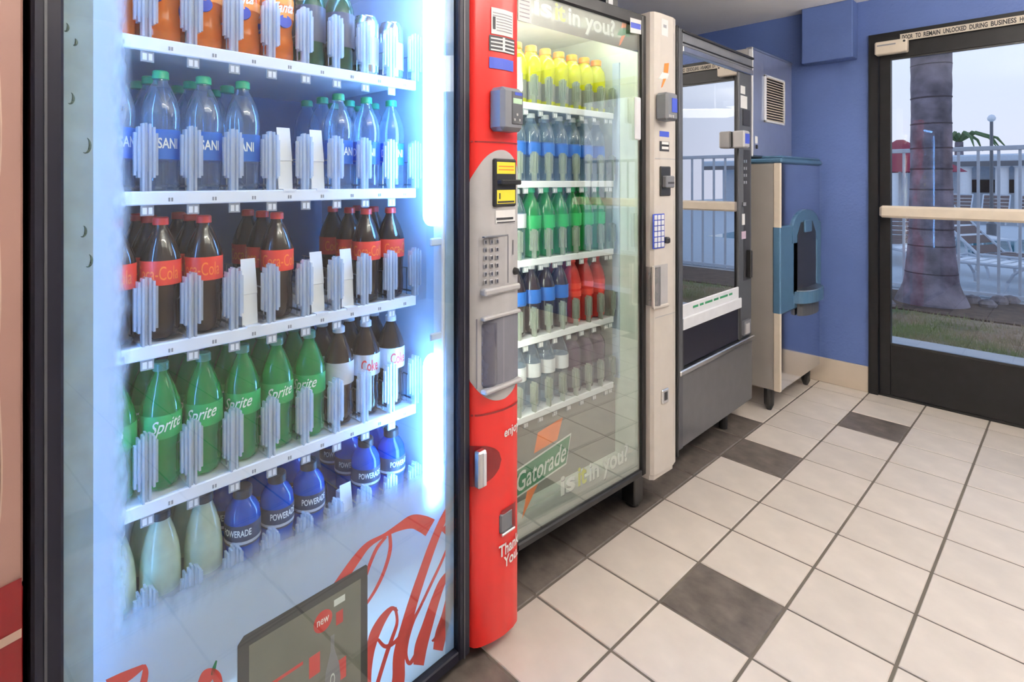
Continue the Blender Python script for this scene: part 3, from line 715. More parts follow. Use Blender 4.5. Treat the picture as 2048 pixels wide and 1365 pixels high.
bottle_kind('water', 'water_bottle', 'clear water bottle with green cap', 'bottle', waterP, M['water'], (.0148, .016, .216, 'cap_green'),
            (('label', band(.0350, .062, .118, M['label_blue'])), ('label', wrap_text('DASANI', .0353, .082, .102, .062, M['white_print']))))
spriteP = [(.020, 0), (.030, .004), (.034, .014), (.0325, .05), (.033, .075), (.0365, .10), (.0365, .14), (.034, .158), (.026, .182), (.017, .204), (.0125, .213), (.0125, .226)]
bottle_kind('lime', 'soda_bottle', 'green lemon-lime soda bottle', 'bottle', spriteP, M['green_soda'], (.0146, .016, .219, 'cap_teal'),
            (('label', band(.0369, .098, .142, M['label_green'])), ('label', wrap_text('Sprite', .0372, .104, .136, .058, M['white_print'], .01, False, .25))))
bottle_kind('diet', 'soda_bottle', 'cola bottle with silver label', 'bottle', colaP, M['cola'], (.0145, .015, .216, 'cap_white'),
            (('label', band(.0363, .100, .152, M['label_silver'])), ('label', MB().lathe([(.0365, .115), (.0365, .140)], 22, cap=False).mesh('label', M['label_silver'])), ('label', wrap_text('Coke', .0367, .112, .140, .045, M['print_red'], .02))))
bottle_kind('zero', 'soda_bottle', 'cola bottle with grey label', 'bottle', colaP, M['cola'], (.0145, .015, .216, 'cap_white'), (('label', band(.0363, .098, .150, M['label_silver'])),))
lemP = [(.024, 0), (.033, .004), (.036, .02), (.036, .10), (.0355, .13), (.032, .16), (.024, .19), (.017, .21), (.0165, .222)]
bottle_kind('lemonade', 'lemonade_bottle', 'pale cloudy lemonade bottle', 'bottle', lemP, M['lemonade'], (.0185, .018, .215, 'cap_dark'), (('label', band(.0363, .03, .085, M['label_clear'])),))
powP = [(.026, 0), (.034, .004), (.0365, .016), (.034, .05), (.0335, .09), (.036, .105), (.0365, .15), (.034, .168), (.026, .182), (.0185, .190), (.0175, .2)]
bottle_kind('power', 'sports_drink_bottle', 'blue sports drink bottle with dark cap', 'bottle', powP, M['blue_drink'], (.0195, .020, .194, 'cap_dark'),
            (('label', band(.0369, .106, .148, M['label_dark'])), ('label', wrap_text('POWERADE', .0372, .126, .140, .062, M['white_print'])), ('label', MB().lathe([(.0372, .110), (.0372, .116)], 22, cap=False).mesh('label', M['label_silver']))))
oraP = [(.022, 0), (.030, .004), (.0345, .016), (.034, .05), (.031, .075), (.034, .095), (.036, .12), (.035, .15), (.028, .18), (.017, .204), (.0125, .213), (.0125, .226)]
bottle_kind('orange', 'soda_bottle', 'orange soda bottle', 'bottle', oraP, M['orange_soda'], (.0146, .016, .219, 'cap_orange'),
            (('label', band(.0358, .098, .142, M['label_orange'])), ('label', MB().prism([(.016*math.cos(i*math.pi/8), .09+.014*math.sin(i*math.pi/8)) for i in range(16)], 0, .030, .0352).mesh('label', M['blue_sticker'])), ('label', wrap_text('Fanta', .0361, .108, .132, .05, M['white_print'], .02, False, .2))))
canP = [(.024, 0), (.0255, .003), (.033, .014), (.033, .138), (.0265, .150), (.0262, .154), (.0245, .154), (.0240, .151)]
KIND['can'] = ('drink_can', 'silver drink can', 'can', lathe_mesh('can_body', canP, M['alu']), None, (('pull_tab', MB().cbox(-.010, .008, -.006, .006, .1512, .1532, .0006).mesh('pull_tab', M['silver'])), ('label', band(.0332, .03, .10, M['label_silver']))))
bottle_kind('darksoda', 'soda_bottle', 'dark green soda bottle', 'bottle', spriteP, liquid('dark_green_soda', (.015, .09, .04), .08, .3), (.0146, .016, .219, 'cap_dark'), (('label', band(.0369, .06, .142, M['label_dark'])),))
# drinks of the second machine
gatP = [(.026, 0), (.034, .004), (.0365, .014), (.036, .06), (.033, .085), (.036, .105), (.0365, .14), (.033, .160), (.024, .174), (.0195, .18), (.0195, .188)]
bottle_kind('gyellow', 'sports_drink_bottle', 'yellow sports drink bottle with orange cap', 'bottle', gatP, M['yellow_drink'], (.0215, .022, .184, 'cap_orange'), (('label', band(.0368, .02, .08, M['label_clear'])),))
bottle_kind('gwater', 'water_bottle', 'clear water bottle with white cap', 'bottle', waterP, M['water'], (.0148, .016, .216, 'cap_white'), (('label', band(.0350, .09, .135, M['label_blue'])),))
bottle_kind('ggreen', 'soda_bottle', 'lime green soda bottle', 'bottle', spriteP, M['green_soda'], (.0146, .016, .219, 'cap_green'), (('label', band(.0369, .098, .142, M['label_green'])),))
bottle_kind('gblue', 'soda_bottle', 'dark soda bottle with blue label', 'bottle', colaP, M['cola'], (.0145, .015, .216, 'cap_white'), (('label', band(.0363, .104, .150, M['label_blue'])),))
bottle_kind('gred', 'sports_drink_bottle', 'red drink bottle', 'bottle', oraP, M['red_drink'], (.0146, .016, .219, 'cap_red'), (('label', band(.0358, .098, .146, M['label_red'])),))
bottle_kind('gclear', 'soda_bottle', 'clear soda bottle with white cap', 'bottle', colaP, M['water'], (.0145, .015, .216, 'cap_white'), (('label', band(.0363, .104, .150, M['label_silver'])),))
bottle_kind('gpurple', 'sports_drink_bottle', 'dark purple drink bottle', 'bottle', gatP, M['purple_drink'], (.0215, .022, .184, 'cap_dark'), (('label', band(.0368, .02, .08, M['label_dark'])),))
def put_bottle(key, Fm, lx, ly, z, rz, label, group):
    name, desc, cat, body, cap, labs = KIND[key]
    t = thing(name, label, cat, Fm.world(lx, ly, z), Fm.a+rz, group)
    if Fm is GAT: t.scale = (.955, .955, 1)
    add('bottle_body' if cat == 'bottle' else 'can_body', body, t)
    if cap: add('cap', cap[0], t, (0, 0, cap[1]))
    for n_, me in labs: add('lettering' if me.name.startswith('lettering') else n_, me, t)
POS = ['front', 'second', 'third']
rows = [(0, ['orange']*5 + ['darksoda']*2 + ['can', 'can'], 'top shelf'),
        (1, ['water']*9, 'water shelf'), (2, ['cola']*9, 'red-capped cola shelf'),
        (3, ['lime']*6 + ['zero', 'diet', 'diet'], 'green bottle shelf'),
        (4, ['lemonade']*3 + ['power']*6, 'bottom shelf')]
for k, kinds, sname in rows:
    for q, key in enumerate(kinds):
        if q in EMPTY.get(k, ()): continue
        for dpt in range(3):
            rz = random.uniform(-.5, .5)-.35
            put_bottle(key, COKE, SX-.050-dpt*.0765-random.uniform(0, .003), Y1C+q*PITCH+random.uniform(-.001, .001), SH[k]+.0228, rz,
                       f"{KIND[key][1]}, {POS[dpt]} in {ORD[8-q]} lane from red pillar, {sname}", f"drinks on the {sname} of the blue-lit machine")

# ================================================================== SECOND DRINKS MACHINE
gm = thing('vending_machine', 'glass-front sports drink vending machine with beige-grey control column', 'vending machine', GAT.o, GAT.a)
GZ0, GZ1 = .165, 1.86
part('cabinet', MB().box(-.80, -.05, .045, .07, GZ0, GZ1).box(-.80, -.05, .905, .93, GZ0, GZ1).box(-.80, -.78, .07, .905, GZ0, GZ1)
     .box(-.78, -.05, .07, .905, GZ1-.03, GZ1).box(-.78, -.05, .07, .905, GZ0, GZ0+.03), M['black_metal'], gm)
part('liner', MB().box(-.62, -.05, .071, .080, .20, GZ1-.03).box(-.62, -.05, .735, .745, .20, GZ1-.03).box(-.62, -.05, .08, .735, GZ1-.05, GZ1-.03)
     .box(-.62, -.05, .08, .735, .20, .212).box(-.63, -.62, .071, .745, .20, GZ1-.03), M['gliner'], gm, label='pale inner lining')
part('gasket', MB().box(-.048, -.010, .726, .7318, .19, 1.81), M['gliner'], gm)
part('bin_panel', MB().box(-.12, -.112, .08, .735, .212, .470), mat('bin_grey', (.30, .29, .26), .5), gm)
part('door_frame', MB().cbox(-.05, .008, .045, .078, GZ0, GZ1, .004).cbox(-.05, .008, .732, .756, GZ0, GZ1, .004)
     .cbox(-.05, .008, .078, .732, GZ0, .188, .004).cbox(-.05, .008, .078, .732, 1.815, GZ1, .004), M['black_metal'], gm)
part('door_glass', MB().box(-.006, 0, .078, .732, .188, 1.815), M['pane_gat'], gm)
part('frosted_film', MB().box(-.009, -.008, .078, .732, .188, .36), frost_mat('lower_film', (.78, .84, .80), [('Z', .31, .20)], 40, .01, .8), gm)
part('header_film', MB().box(-.009, -.008, .078, .732, 1.724, 1.815), clear_mat('header_film', (.8, .82, .78), (.20, .19, .155), .86, .3, .02, .1, 3), gm, label='grey header film above the bottles')
def glet(mb, s, ly0, ly1, z0, z1, lx=-.007): text_on(mb, s, quad_fn(lx, (ly0, z0), (ly1, z0), (ly0, z1), (ly1, z1)), .025)
for (z0, z1, zd, sx, ly0) in ((1.757, 1.812, 1.738, .97, .163), (.246, .308, .222, .86, .287)):
    w1, w2, w3 = .085*sx, .052*sx, .262*sx
    shd = MB(); glet(shd, 'is', ly0+.003, ly0+w1+.003, z0-.004, z1-.004, -.0074); glet(shd, 'in you?', ly0+w1+w2+.033, ly0+w1+w2+w3+.033, zd-.004, z1-.004, -.0074); glet(shd, 'it', ly0+w1+.018, ly0+w1+w2+.018, z0-.004, z1-.004, -.0074)
    part('lettering_shadow', shd, M['grey_print'], gm)
    mb = MB(); glet(mb, 'is', ly0, ly0+w1, z0, z1); glet(mb, 'in you?', ly0+w1+w2+.03, ly0+w1+w2+w3+.03, zd, z1); part('lettering', mb, M['white_print'], gm)
    mb = MB(); glet(mb, 'it', ly0+w1+.015, ly0+w1+w2+.015, z0, z1); part('lettering', mb, M['lime_print'], gm)
# bolt logo on the lower glass
ug = lambda x, y: GAT.un(x, y, -.0068)
def gpoly(name, pts, m, lx, parent=None, fn=None):
    P = [(fn or ug)(*p) for p in pts]; return part(name, MB().add([(lx, a, b) for a, b in P], [tuple(range(len(P)))]), m, parent or gm)
gpoly('bolt_print', [(1068, 908), (1076, 866), (1126, 835), (1115, 880)], M['orange_print'], -.0074)
gpoly('bolt_print', [(1044, 1040), (1058, 965), (1084, 952), (1052, 1022)], M['orange_print'], -.0074)
A = ug(1043, 985); Rr = ug(1131, 925); At = ug(1045, 938); Rt = ug(1139, 874)
ex = ((Rr[0]-A[0])/6.2, (Rr[1]-A[1])/6.2)
bl = (max(A[0]-ex[0], .082), A[1]-ex[1]); tl = (max(At[0]-ex[0], .085), At[1]-ex[1])
gq = lambda u, v, lx: quad_fn(lx, bl, Rr, tl, Rt)(u, v)
mb = MB().add([gq(-.01, -.12, -.0071), gq(1.03, -.12, -.0071), gq(1.03, 1.12, -.0071), gq(-.01, 1.12, -.0071)], [(0, 1, 2, 3)])
part('logo_outline', mb, M['white_print'], gm)
mb = MB().add([gq(0, -.04, -.00695), gq(1.015, -.04, -.00695), gq(1.015, 1.04, -.00695), gq(0, 1.04, -.00695)], [(0, 1, 2, 3)])
part('logo_field', mb, M['green_print'], gm)
mb = MB(); text_on(mb, 'Gatorade', lambda u, v: gq(.02+.96*u, .08+.84*v, -.0068), .01); part('lettering', mb, M['white_print'], gm)
# small bolt at the upper right of the glass
gpoly('bolt_print', [(1242, 56), (1246, 40), (1257, 38), (1252, 55)], M['orange_print'], -.0066)
gpoly('bolt_print', [(1234, 70), (1242, 56), (1262, 62), (1258, 74)], M['green_print'], -.0066)
gpoly('bolt_print', [(1237, 92), (1243, 72), (1251, 70), (1241, 90)], M['orange_print'], -.0065)
gpoly('sticker', [(1260, 65), (1260, 35), (1282, 41), (1282, 69)], M['paper'], .0088, None, lambda x, y: GAT.un(x, y, .008))
gpoly('sticker', [(1261, 55), (1261, 44), (1281, 49), (1281, 60)], M['blue_sticker'], .0091, None, lambda x, y: GAT.un(x, y, .008))
a = GAT.un(1036, 40, 0); b = GAT.un(1062, 0, 0)
part('paper_notice', MB().box(.0004, .001, a[0], b[0], a[1], b[1]+.04), M['paper'], gm)
for i in range(6): part('print_line', MB().box(.001, .0012, a[0]+.006, b[0]-.008, a[1]+.012+i*.012, a[1]+.015+i*.012), M['grey_print'], gm)
a = GAT.un(1267, 280, 0); b = GAT.un(1279, 196, 0)
part('pull_plate', MB().cbox(.0004, .010, a[0], b[0]-.004, a[1], b[1], .004), M['white'], gm, label='white pull plate on the door edge')
# shelves
GS = [1.483, 1.228, .973, .717, .470]; GP, GY1 = .0722, .232
gdv = divider_mesh('divider', M['gclear'], .026, .10)
for k, zb in enumerate(GS):
    s = MB().cbox(-.104, -.094, .10, .700, zb, zb+.022, .002).box(-.60, -.104, .085, .70, zb+.014, zb+.018)
    so = part('shelf', s, M['shelf'], gm)
    for q in range(-1, 8):
        yy = GY1-GP/2+q*GP
        add('divider', gdv, so, (-.102, yy, zb+.0185))
        add('price_clip', tgm, so, (-.103, min(yy+.03, .686), zb-.0005))
grow = [(0, ['gyellow']*7, 'top shelf'), (1, ['gwater']*7, 'second shelf'), (2, ['gclear', 'ggreen', 'ggreen', 'ggreen', 'ggreen', 'ggreen', 'ggreen'], 'middle shelf'),
        (3, ['gblue', 'gblue', 'gblue', 'gblue', 'gred', 'gred', 'gred'], 'fourth shelf'), (4, ['gclear']*4 + ['gpurple', 'gpurple', 'gpurple'], 'bottom shelf')]
for k, kinds, sname in grow:
    for q, key in enumerate(kinds):
        for dpt in range(2):
            put_bottle(key, GAT, -.150-dpt*.0765, GY1+q*GP, GS[k]+.0188, random.uniform(-.6, .6),
                       f"{KIND[key][1]}, {POS[dpt]} in {ORD[6-q]} lane from beige column, {sname}", f"drinks on the {sname} of the beige-column machine")
part('led_strip', MB().cbox(-.075, -.055, .10, .70, 1.785, 1.80, .004), M['led_warm'], gm, label='light strip under the top')
part('led_strip', MB().cbox(-.045, -.025, .082, .096, .55, 1.70, .004), M['led_warm'], gm, label='light strip along the hinge edge')
part('wall_stripe', MB().box(-.30, -.27, .728, .7345, .5, 1.7).box(-.12, -.09, .728, .7345, .5, 1.7), M['liner'], gm)
# control column
gc = [( -.05, .757), (.022, .757), (.034, .765), (.038, .80), (.038, .89), (.030, .922), (.012, .938), (-.05, .938)]
zc0, zc1 = .148, 1.872
col = part('control_column', MB().prism(gc, 2, zc0+.02, zc1).prism([(-.05, .757), (.018, .757), (.030, .77), (.030, .90), (.015, .928), (-.05, .928)], 2, zc0, zc0+.02), M['beige_grey'], gm, label='beige-grey enamelled control column')
def gcr(x0, y0, x1, y1, lx=.038):
    a = GAT.un(x0, (y0+y1)/2, lx)[0]; b = GAT.un(x1, (y0+y1)/2, lx)[0]; return a, b, GAT.un((x0+x1)/2, y1, lx)[1], GAT.un((x0+x1)/2, y0, lx)[1]
def gst(name, rect, m, d=.0006, base=.038): return part(name, MB().box(base, base+d, *rect), m, col)
r = gcr(1323, 39, 1336, 72); gst('sticker', r, M['paper']); gst('print_line', (r[0]+.012, r[1]-.012, r[2]+.03, r[3]-.02), M['grey_print'], .0009)
for pts, m in (([(1331, 146), (1333, 127), (1342, 126), (1340, 146)], 'orange_print'), ([(1320, 158), (1329, 144), (1342, 148), (1339, 158)], 'white_print'), ([(1326, 176), (1331, 157), (1337, 156), (1329, 174)], 'orange_print')):
    P = [GAT.un(x-4, y, .0386) for x, y in pts]; part('bolt_print', MB().add([(.0388, a, b) for a, b in P], [(0, 1, 2, 3)]), M[m], col)
r = gcr(1325, 188, 1352, 243, .06); part('card_reader', MB().cbox(.036, .085, r[0]-.01, r[1]-.03, r[2], r[3], .008), M['mid_grey'], col)
part('reader_screen', MB().cbox(.085, .0865, r[0]+.02, r[1]-.038, r[2]+.03, r[3]-.02, .0005), M['blue_sticker'], col)
for i in range(3): part('reader_key', MB().box(.085, .0868, r[0]+.0+.012*i, r[0]+.008+.012*i, r[2]+.010, r[2]+.020), M['light_grey'], col)
r = gcr(1319, 263, 1338, 274); gst('sticker', r, M['blue_sticker'])
r = gcr(1319, 283, 1338, 303); gst('sticker', r, M['black_print'])
for i in range(2): gst('print_line', (r[0]+.015, r[1]-.004, r[2]+.008+.018*i, r[2]+.018+.018*i), M['paper'], .0009)
r = gcr(1319, 333, 1339, 392); part('bill_validator', MB().cbox(.036, .044, r[0], r[1], r[2], r[3], .003), M['black'], col)
part('bill_mouth', MB().cbox(.040, .060, r[0]+.012, r[1], r[2]+.03, r[2]+.075, .004), M['mid_grey'], col)
part('bill_slit', MB().box(.060, .0606, r[0]+.022, r[1]-.005, r[2]+.045, r[2]+.052), M['black_print'], col)
r = gcr(1305, 428, 1328, 497); gst('keypad_plate', r, M['blue_sticker'], .002)
gk = MB().cbox(0, .003, -.0085, .0085, -.0085, .0085, .001).mesh('key', M['white'])
for i in range(3):
    for j in range(6): add('key', gk, col, (.040, r[0]+(r[1]-r[0])*(.2+.3*i), r[3]-(r[3]-r[2])*(.1+.16*j)))
yy, zz = GAT.un(1336, 480, .04); part('lock_knob', MB().cbox(.03, .055, yy-.025, yy-.005, zz-.012, zz+.012, .005), M['black'], col)
r = gcr(1305, 530, 1335, 612); gst('window_recess', r, M['light_grey'], .001); part('window_rim', MB().cbox(.036, .046, r[0]-.004, r[0]+.004, r[2], r[3], .002).cbox(.036, .046, r[0], r[1], r[2]-.006, r[2]+.004, .002), M['beige_grey'], col)
part('window_pane', MB().lathe([(.028, 0), (.028, r[3]-r[2]-.01)], 16, (.02, (r[0]+r[1])/2-.02, r[2]+.004)), clear_mat('smoky_cup2', (.8, .8, .82), (.45, .45, .45), .4), col, True)
r = gcr(1322, 778, 1335, 806); part('coin_return', MB().cbox(.036, .045, r[0], r[1], r[2], r[3], .003), M['silver'], col); part('coin_slit', MB().box(.045, .0456, r[0]+.012, r[1]-.012, r[2]+.012, r[3]-.010), M['black_print'], col)
for z_ in (GAT.un(1315, 612+24, .038)[1], GAT.un(1315, 318, .038)[1]): gst('seam', (.765, .905, z_, z_+.003), M['light_grey'], .0004)
leg = MB().cbox(-.03, .03, -.03, .03, .012, .168, .004).lathe([(.024, 0), (.026, .004), (.026, .012)], 12).mesh('leg', M['black'])
for lx, ly in ((-.08, .11), (-.72, .11), (-.08, .80), (-.72, .86)): add('leg', leg, gm, (lx, ly, 0))
# small timer box lying on the second machine
a = GAT.world(-.06, .60, GZ1)
t = thing('timer_box', 'small black box with white face on top of the sports drink machine', 'box', a, GAT.a)
part('case', MB().cbox(-.03, .03, -.035, .035, 0, .05, .004), M['black'], t); part('face', MB().box(.03, .0312, -.026, 0, .006, .044), M['white'], t)

# ================================================================== SNACK MACHINE
sm = thing('vending_machine', 'tall black snack vending machine with white price strip and silver trim', 'vending machine', SNK.o, SNK.a)
SZ0, SZ1, SW = .112, 1.885, .83
part('cabinet', MB().box(-.80, -.05, 0, .025, SZ0, SZ1).box(-.80, -.05, SW-.155, SW, SZ0, SZ1).box(-.80, -.78, .025, SW-.155, SZ0, SZ1)
     .box(-.78, -.05, .025, SW-.155, SZ1-.03, SZ1).box(-.78, -.05, .025, SW-.155, SZ0, .46), M['black_metal'], sm)
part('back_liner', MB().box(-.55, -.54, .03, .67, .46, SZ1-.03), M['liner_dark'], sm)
part('door_frame', MB().cbox(-.05, .012, 0, .040, SZ0, SZ1+.012, .004).cbox(-.05, .006, .660, .676, .45, 1.80, .003).cbox(-.05, .004, .676, SW, .45, SZ1-.055, .003), M['dark_grey'], sm)
part('edge_panel', MB().cbox(-.76, .014, -.018, -.001, .09, SZ1+.018, .004), M['black_metal'], sm, label='black side edge panel')
part('header', MB().cbox(-.05, .010, .040, SW, 1.825, SZ1, .004), M['mid_grey'], sm, label='grey header panel')
part('header_trim', MB().cbox(-.04, .014, .040, SW, 1.800, 1.826, .003), M['silver'], sm)
part('header_rib', MB().cbox(.008, .016, .040, SW, 1.838, 1.842, .001).cbox(.008, .018, .030, SW, SZ1-.004, SZ1+.006, .001), M['black'], sm)
part('door_glass', MB().box(-.006, 0, .040, .660, .715, 1.80), M['pane_snack'], sm)
pl = part('price_strip', MB().cbox(-.012, .004, .045, .665, .660, .718, .002).cbox(-.012, .012, .045, .68, .612, .662, .002), M['white'], sm, label='white price strip with small print')
mb = MB(); x = .15
random.seed(5)
for n_ in (4, 3, 6, 4, 7, 3): mb.box(.004, .0045, x, x+n_*.013, .690, .700); x += n_*.013+.016
part('print_line', mb, M['green_print'], pl)
part('delivery_flap', MB().cbox(-.03, .002, .055, .660, .452, .612, .004), M['navy_black'], sm)
part('flap_rim', MB().cbox(-.02, .010, .040, .052, .44, .612, .003).cbox(-.02, .010, .664, .674, .44, .66, .003), M['black'], sm)
part('silver_trim', MB().cbox(-.03, .020, .005, SW+.006, .425, .448, .004), M['silver'], sm, label='silver trim bar')
part('kick_panel', MB().cbox(-.05, .008, .003, SW, SZ0, .425, .004), mat('kick_grey', (.085, .085, .09), .4, var=.08), sm, label='dark grey lower panel')
# control strip on the far side
def scr(x0, y0, x1, y1, lx=.004):
    a = SNK.un(x0, (y0+y1)/2, lx)[0]; b = SNK.un(x1, (y0+y1)/2, lx)[0]; return a, b, SNK.un((x0+x1)/2, y1, lx)[1], SNK.un((x0+x1)/2, y0, lx)[1]
def sst(name, px4, m, d=.001, base=.004):
    r = scr(*px4); return part(name, MB().box(base, base+d, *r), m, sm)
sst('sticker', (1481, 172, 1490, 188), M['paper']); sst('sticker', (1481, 192, 1494, 217), M['paper']); sst('display_window', (1485, 220, 1499, 252), M['black_print'], .003)
sst('control_channel', (1487, 300, 1500, 560), M['black_print'], .0008)
r = scr(1484, 262, 1500, 296, .05); part('card_reader', MB().cbox(.004, .06, r[0], r[1]-.03, r[2], r[3], .006), M['light_grey'], sm); part('reader_face', MB().box(.06, .061, r[0]+.012, r[1]-.035, r[2]+.02, r[3]-.015), M['blue_sticker'], sm)
sst('coin_slot', (1484, 405, 1490, 412), M['silver'], .006); sst('sticker', (1484, 428, 1489, 450), M['paper'], .002); sst('sticker', (1483, 463, 1491, 478), mat('pinkish_sticker', (.6, .45, .55), .5), .002)
for q in range(8):
    sst('key', (1487+(q % 2)*4, 320+(q//2)*14, 1489+(q % 2)*4, 326+(q//2)*14), M['silver'], .002)
part('bill_handle', MB().cbox(.004, .03, .755, .775, scr(1490, 500, 1498, 555)[2], scr(1490, 500, 1498, 555)[3], .004), M['black'], sm)
sst('coin_return', (1484, 640, 1497, 668), M['mid_grey'], .012); sst('coin_cup', (1486, 646, 1493, 666), M['light_grey'], .016)
part('sticker', MB().box(-.05, -.03, SW+.0, SW+.001, 1.30, 1.36), M['paper'], sm)
lg = MB().lathe([(.016, 0), (.02, .004), (.022, .115)], 10).mesh('leg', M['black'])
for lx, ly in ((-.07, .03), (-.70, .06), (-.055, .62), (-.70, .76)): add('leg', lg, sm, (lx, ly, 0))
# shelves with coils, and snack bags
coil = MB(); pts = [(-.02-.40*i/60, .028*math.cos(i*.63), .034+.028*math.sin(i*.63)) for i in range(61)]; coil.tube(pts, .0016, 5)
coilm = coil.mesh('coil', M['wire'])
SS = [.78, 1.03, 1.28, 1.53]
for zb in SS:
    so = part('shelf', MB().box(-.50, -.026, .03, .66, zb, zb+.006).cbox(-.030, -.022, .03, .66, zb-.014, zb+.006, .002), M['black_metal'], sm)
    for q in range(5): add('coil', coilm, so, (-.088, .10+q*.125, zb+.006))
bag_cols = {'red': (.55, .03, .03), 'blue': (.03, .10, .42), 'yellow': (.75, .5, .04), 'green': (.05, .30, .08), 'silver': (.55, .57, .6), 'orange': (.75, .25, .03)}
bag_m = {k: mat(k+'_foil', v, .25, .3) for k, v in bag_cols.items()}
bg_ = MB(); prof = [(0, .002), (.02, .010), (.06, .022), (.10, .022), (.135, .010), (.155, .002)]
vs_ = []
for z_, t_ in prof:
    for sx, sy in ((1, -1), (1, 0), (1, 1), (-1, 1), (-1, 0), (-1, -1)): vs_.append((sx*t_*(1 if sy == 0 else .35), sy*.05*(1 if .01 < z_ < .15 else .97), z_))
fs_ = [(j*6+i, j*6+(i+1) % 6, (j+1)*6+(i+1) % 6, (j+1)*6+i) for j in range(5) for i in range(6)] + [tuple(range(6))[::-1], tuple(30+i for i in range(6))]
bag_me = {k: MB().add(vs_, fs_).mesh('bag', m, True) for k, m in bag_m.items()}
band_me = {k: MB().box(.0225, .0235, -.036, .036, .06, .10).mesh('bag_print', M['paper'] if k != 'silver' else M['blue_sticker']) for k in bag_cols}
names = list(bag_cols); shn = ['lowest shelf', 'second shelf up', 'third shelf up', 'highest shelf']
for si, zb in enumerate(SS):
    for q in range(5):
        k = names[(q*2+si*3 + q//3) % 6]
        t = thing('snack_bag', f"{k} foil snack bag, {ORD[4-q]} coil from the control strip, {shn[si]} of snack machine", 'snack bag', SNK.world(-.078, .10+q*.125, zb+.0072), SNK.a, 'snack bags in the black machine')
        add('bag', bag_me[k], t); add('bag_print', band_me[k], t)

# ================================================================== ICE MACHINE
im = thing('ice_dispenser', 'stainless ice dispenser on legs with teal ice chute beside the far wall', 'ice dispenser', ICE.o, ICE.a)
IW = .68; iz0, iz1 = .125, 1.345
part('body', MB().cbox(-.78, -.022, 0, IW, iz0, iz1, .006), M['steel_side'], im, label='beige-grey steel side')
for (nm_, za, zb) in (('lower_front', iz0, ICE.un(1600, 612)[1]), ('upper_front', ICE.un(1600, 448)[1], iz1)):
    part(nm_, MB().cbox(-.022, 0, .004, IW-.002, za, zb, .004), M['steel'], im, False, 'mirror-bright stainless front panel')
part('corner_trim', MB().cbox(-.030, .004, -.004, .016, iz0, iz1, .003), M['cream_plastic'], im)
zt0, zt1 = ICE.un(1600, 612)[1], ICE.un(1600, 448)[1]
# teal middle section with the chute opening
ch = MB().cbox(-.034, .006, -.006, .20, zt0, zt1, .006).cbox(-.03, .006, .60, IW+.002, zt0, zt1, .006).cbox(-.03, .006, .20, .60, zt0, zt0+.08, .006)
ch.prism([(.17, zt1-.10)] + [(.40-.23*math.cos(math.pi*i/12), zt1-.03+.11*math.sin(math.pi*i/12)) for i in range(13)] + [(.63, zt1-.10)], 0, -.02, .010)
part('chute_housing', ch, M['teal_plastic'], im, label='teal plastic chute housing')
part('chute_recess', MB().box(-.0215, -.015, .20, .60, zt0+.08, zt1-.03), M['black'], im)
part('chute_opening', MB().prism([(.24, zt0+.08), (.24, zt1-.06), (.30, zt1+.01), (.50, zt1+.01), (.56, zt1-.06), (.56, zt0+.08)], 0, .010, .0112), M['black'], im)
part('chute_lever', MB().cbox(.009, .02, .34, .46, zt1-.05, zt1+.02, .004), M['teal_plastic'], im)
tray = MB(); pr = [(.08*math.sin(math.pi*i/12), .40-.19*math.cos(math.pi*i/12)) for i in range(13)]
tray.prism([(.006+a*.9, b) for a, b in pr], 2, zt0+.03, zt0+.095)
part('drip_tray', tray, M['teal_plastic'], im); part('tray_bowl', MB().prism([(.006+a*.6, .40+(b-.40)*.8) for a, b in pr], 2, zt0-.045, zt0+.03), M['dark_grey'], im)
part('drip_grille', MB().prism([(.007+a*.8, .40+(b-.40)*.85) for a, b in pr], 2, zt0+.095, zt0+.099), M['silver'], im)
part('lid', MB().cbox(-.78, .012, -.006, IW+.004, iz1, 1.372, .008).cbox(-.10, .006, .02, IW-.02, 1.37, 1.385, .006), M['teal_plastic'], im, label='teal lid')
lg2 = MB().lathe([(.012, 0), (.016, .01), (.024, .03), (.026, .127)], 12).mesh('leg', M['black'])
for lx, ly in ((-.07, .05), (-.70, .05), (-.06, .62), (-.70, .62)): add('leg', lg2, im, (lx, ly, 0))
# ice maker head on the dispenser
hx = -.150
hm = thing('ice_maker', 'boxy steel ice maker head with white vent grille on the dispenser', 'ice maker', ICE.world(0, 0, 1.385), 0)
hz = 1.985-1.385
part('body', MB().cbox(-.76, hx, 0, .63, 0, hz, .006), mat('head_side_grey', (.60, .58, .55), .45, .3), hm)
part('front_panel', MB().cbox(hx, hx+.012, .012, .625, .004, hz-.008, .004), mat('head_front_steel', (.62, .66, .78), .3, .85, var=.03), hm, label='blue-grey steel front')
part('corner_trim', MB().cbox(hx-.01, hx+.014, 0, .012, 0, hz, .002), M['white'], hm)
part('top_edge', MB().cbox(hx-.02, hx+.014, 0, .63, hz-.008, hz+.004, .002), M['silver'], hm)
def ih(x, y): a = ICE.un(x, y, hx+.012); return a[0], a[1]-1.385
a, b = ih(1528, 250), ih(1567, 160)
va, vb, z0, z1 = a[0], b[0], ih(1548, 248)[1], ih(1548, 156)[1]
gr = part('vent_grille', MB().cbox(hx+.010, hx+.022, va, va+.014, z0, z1, .002).cbox(hx+.010, hx+.022, vb-.014, vb, z0, z1, .002)
          .cbox(hx+.010, hx+.022, va, vb, z0, z0+.012, .002).cbox(hx+.010, hx+.022, va, vb, z1-.012, z1, .002).box(hx+.0122, hx+.013, va, vb, z0, z1, 1), [M['white'], M['black']], hm, label='white louvred vent grille')
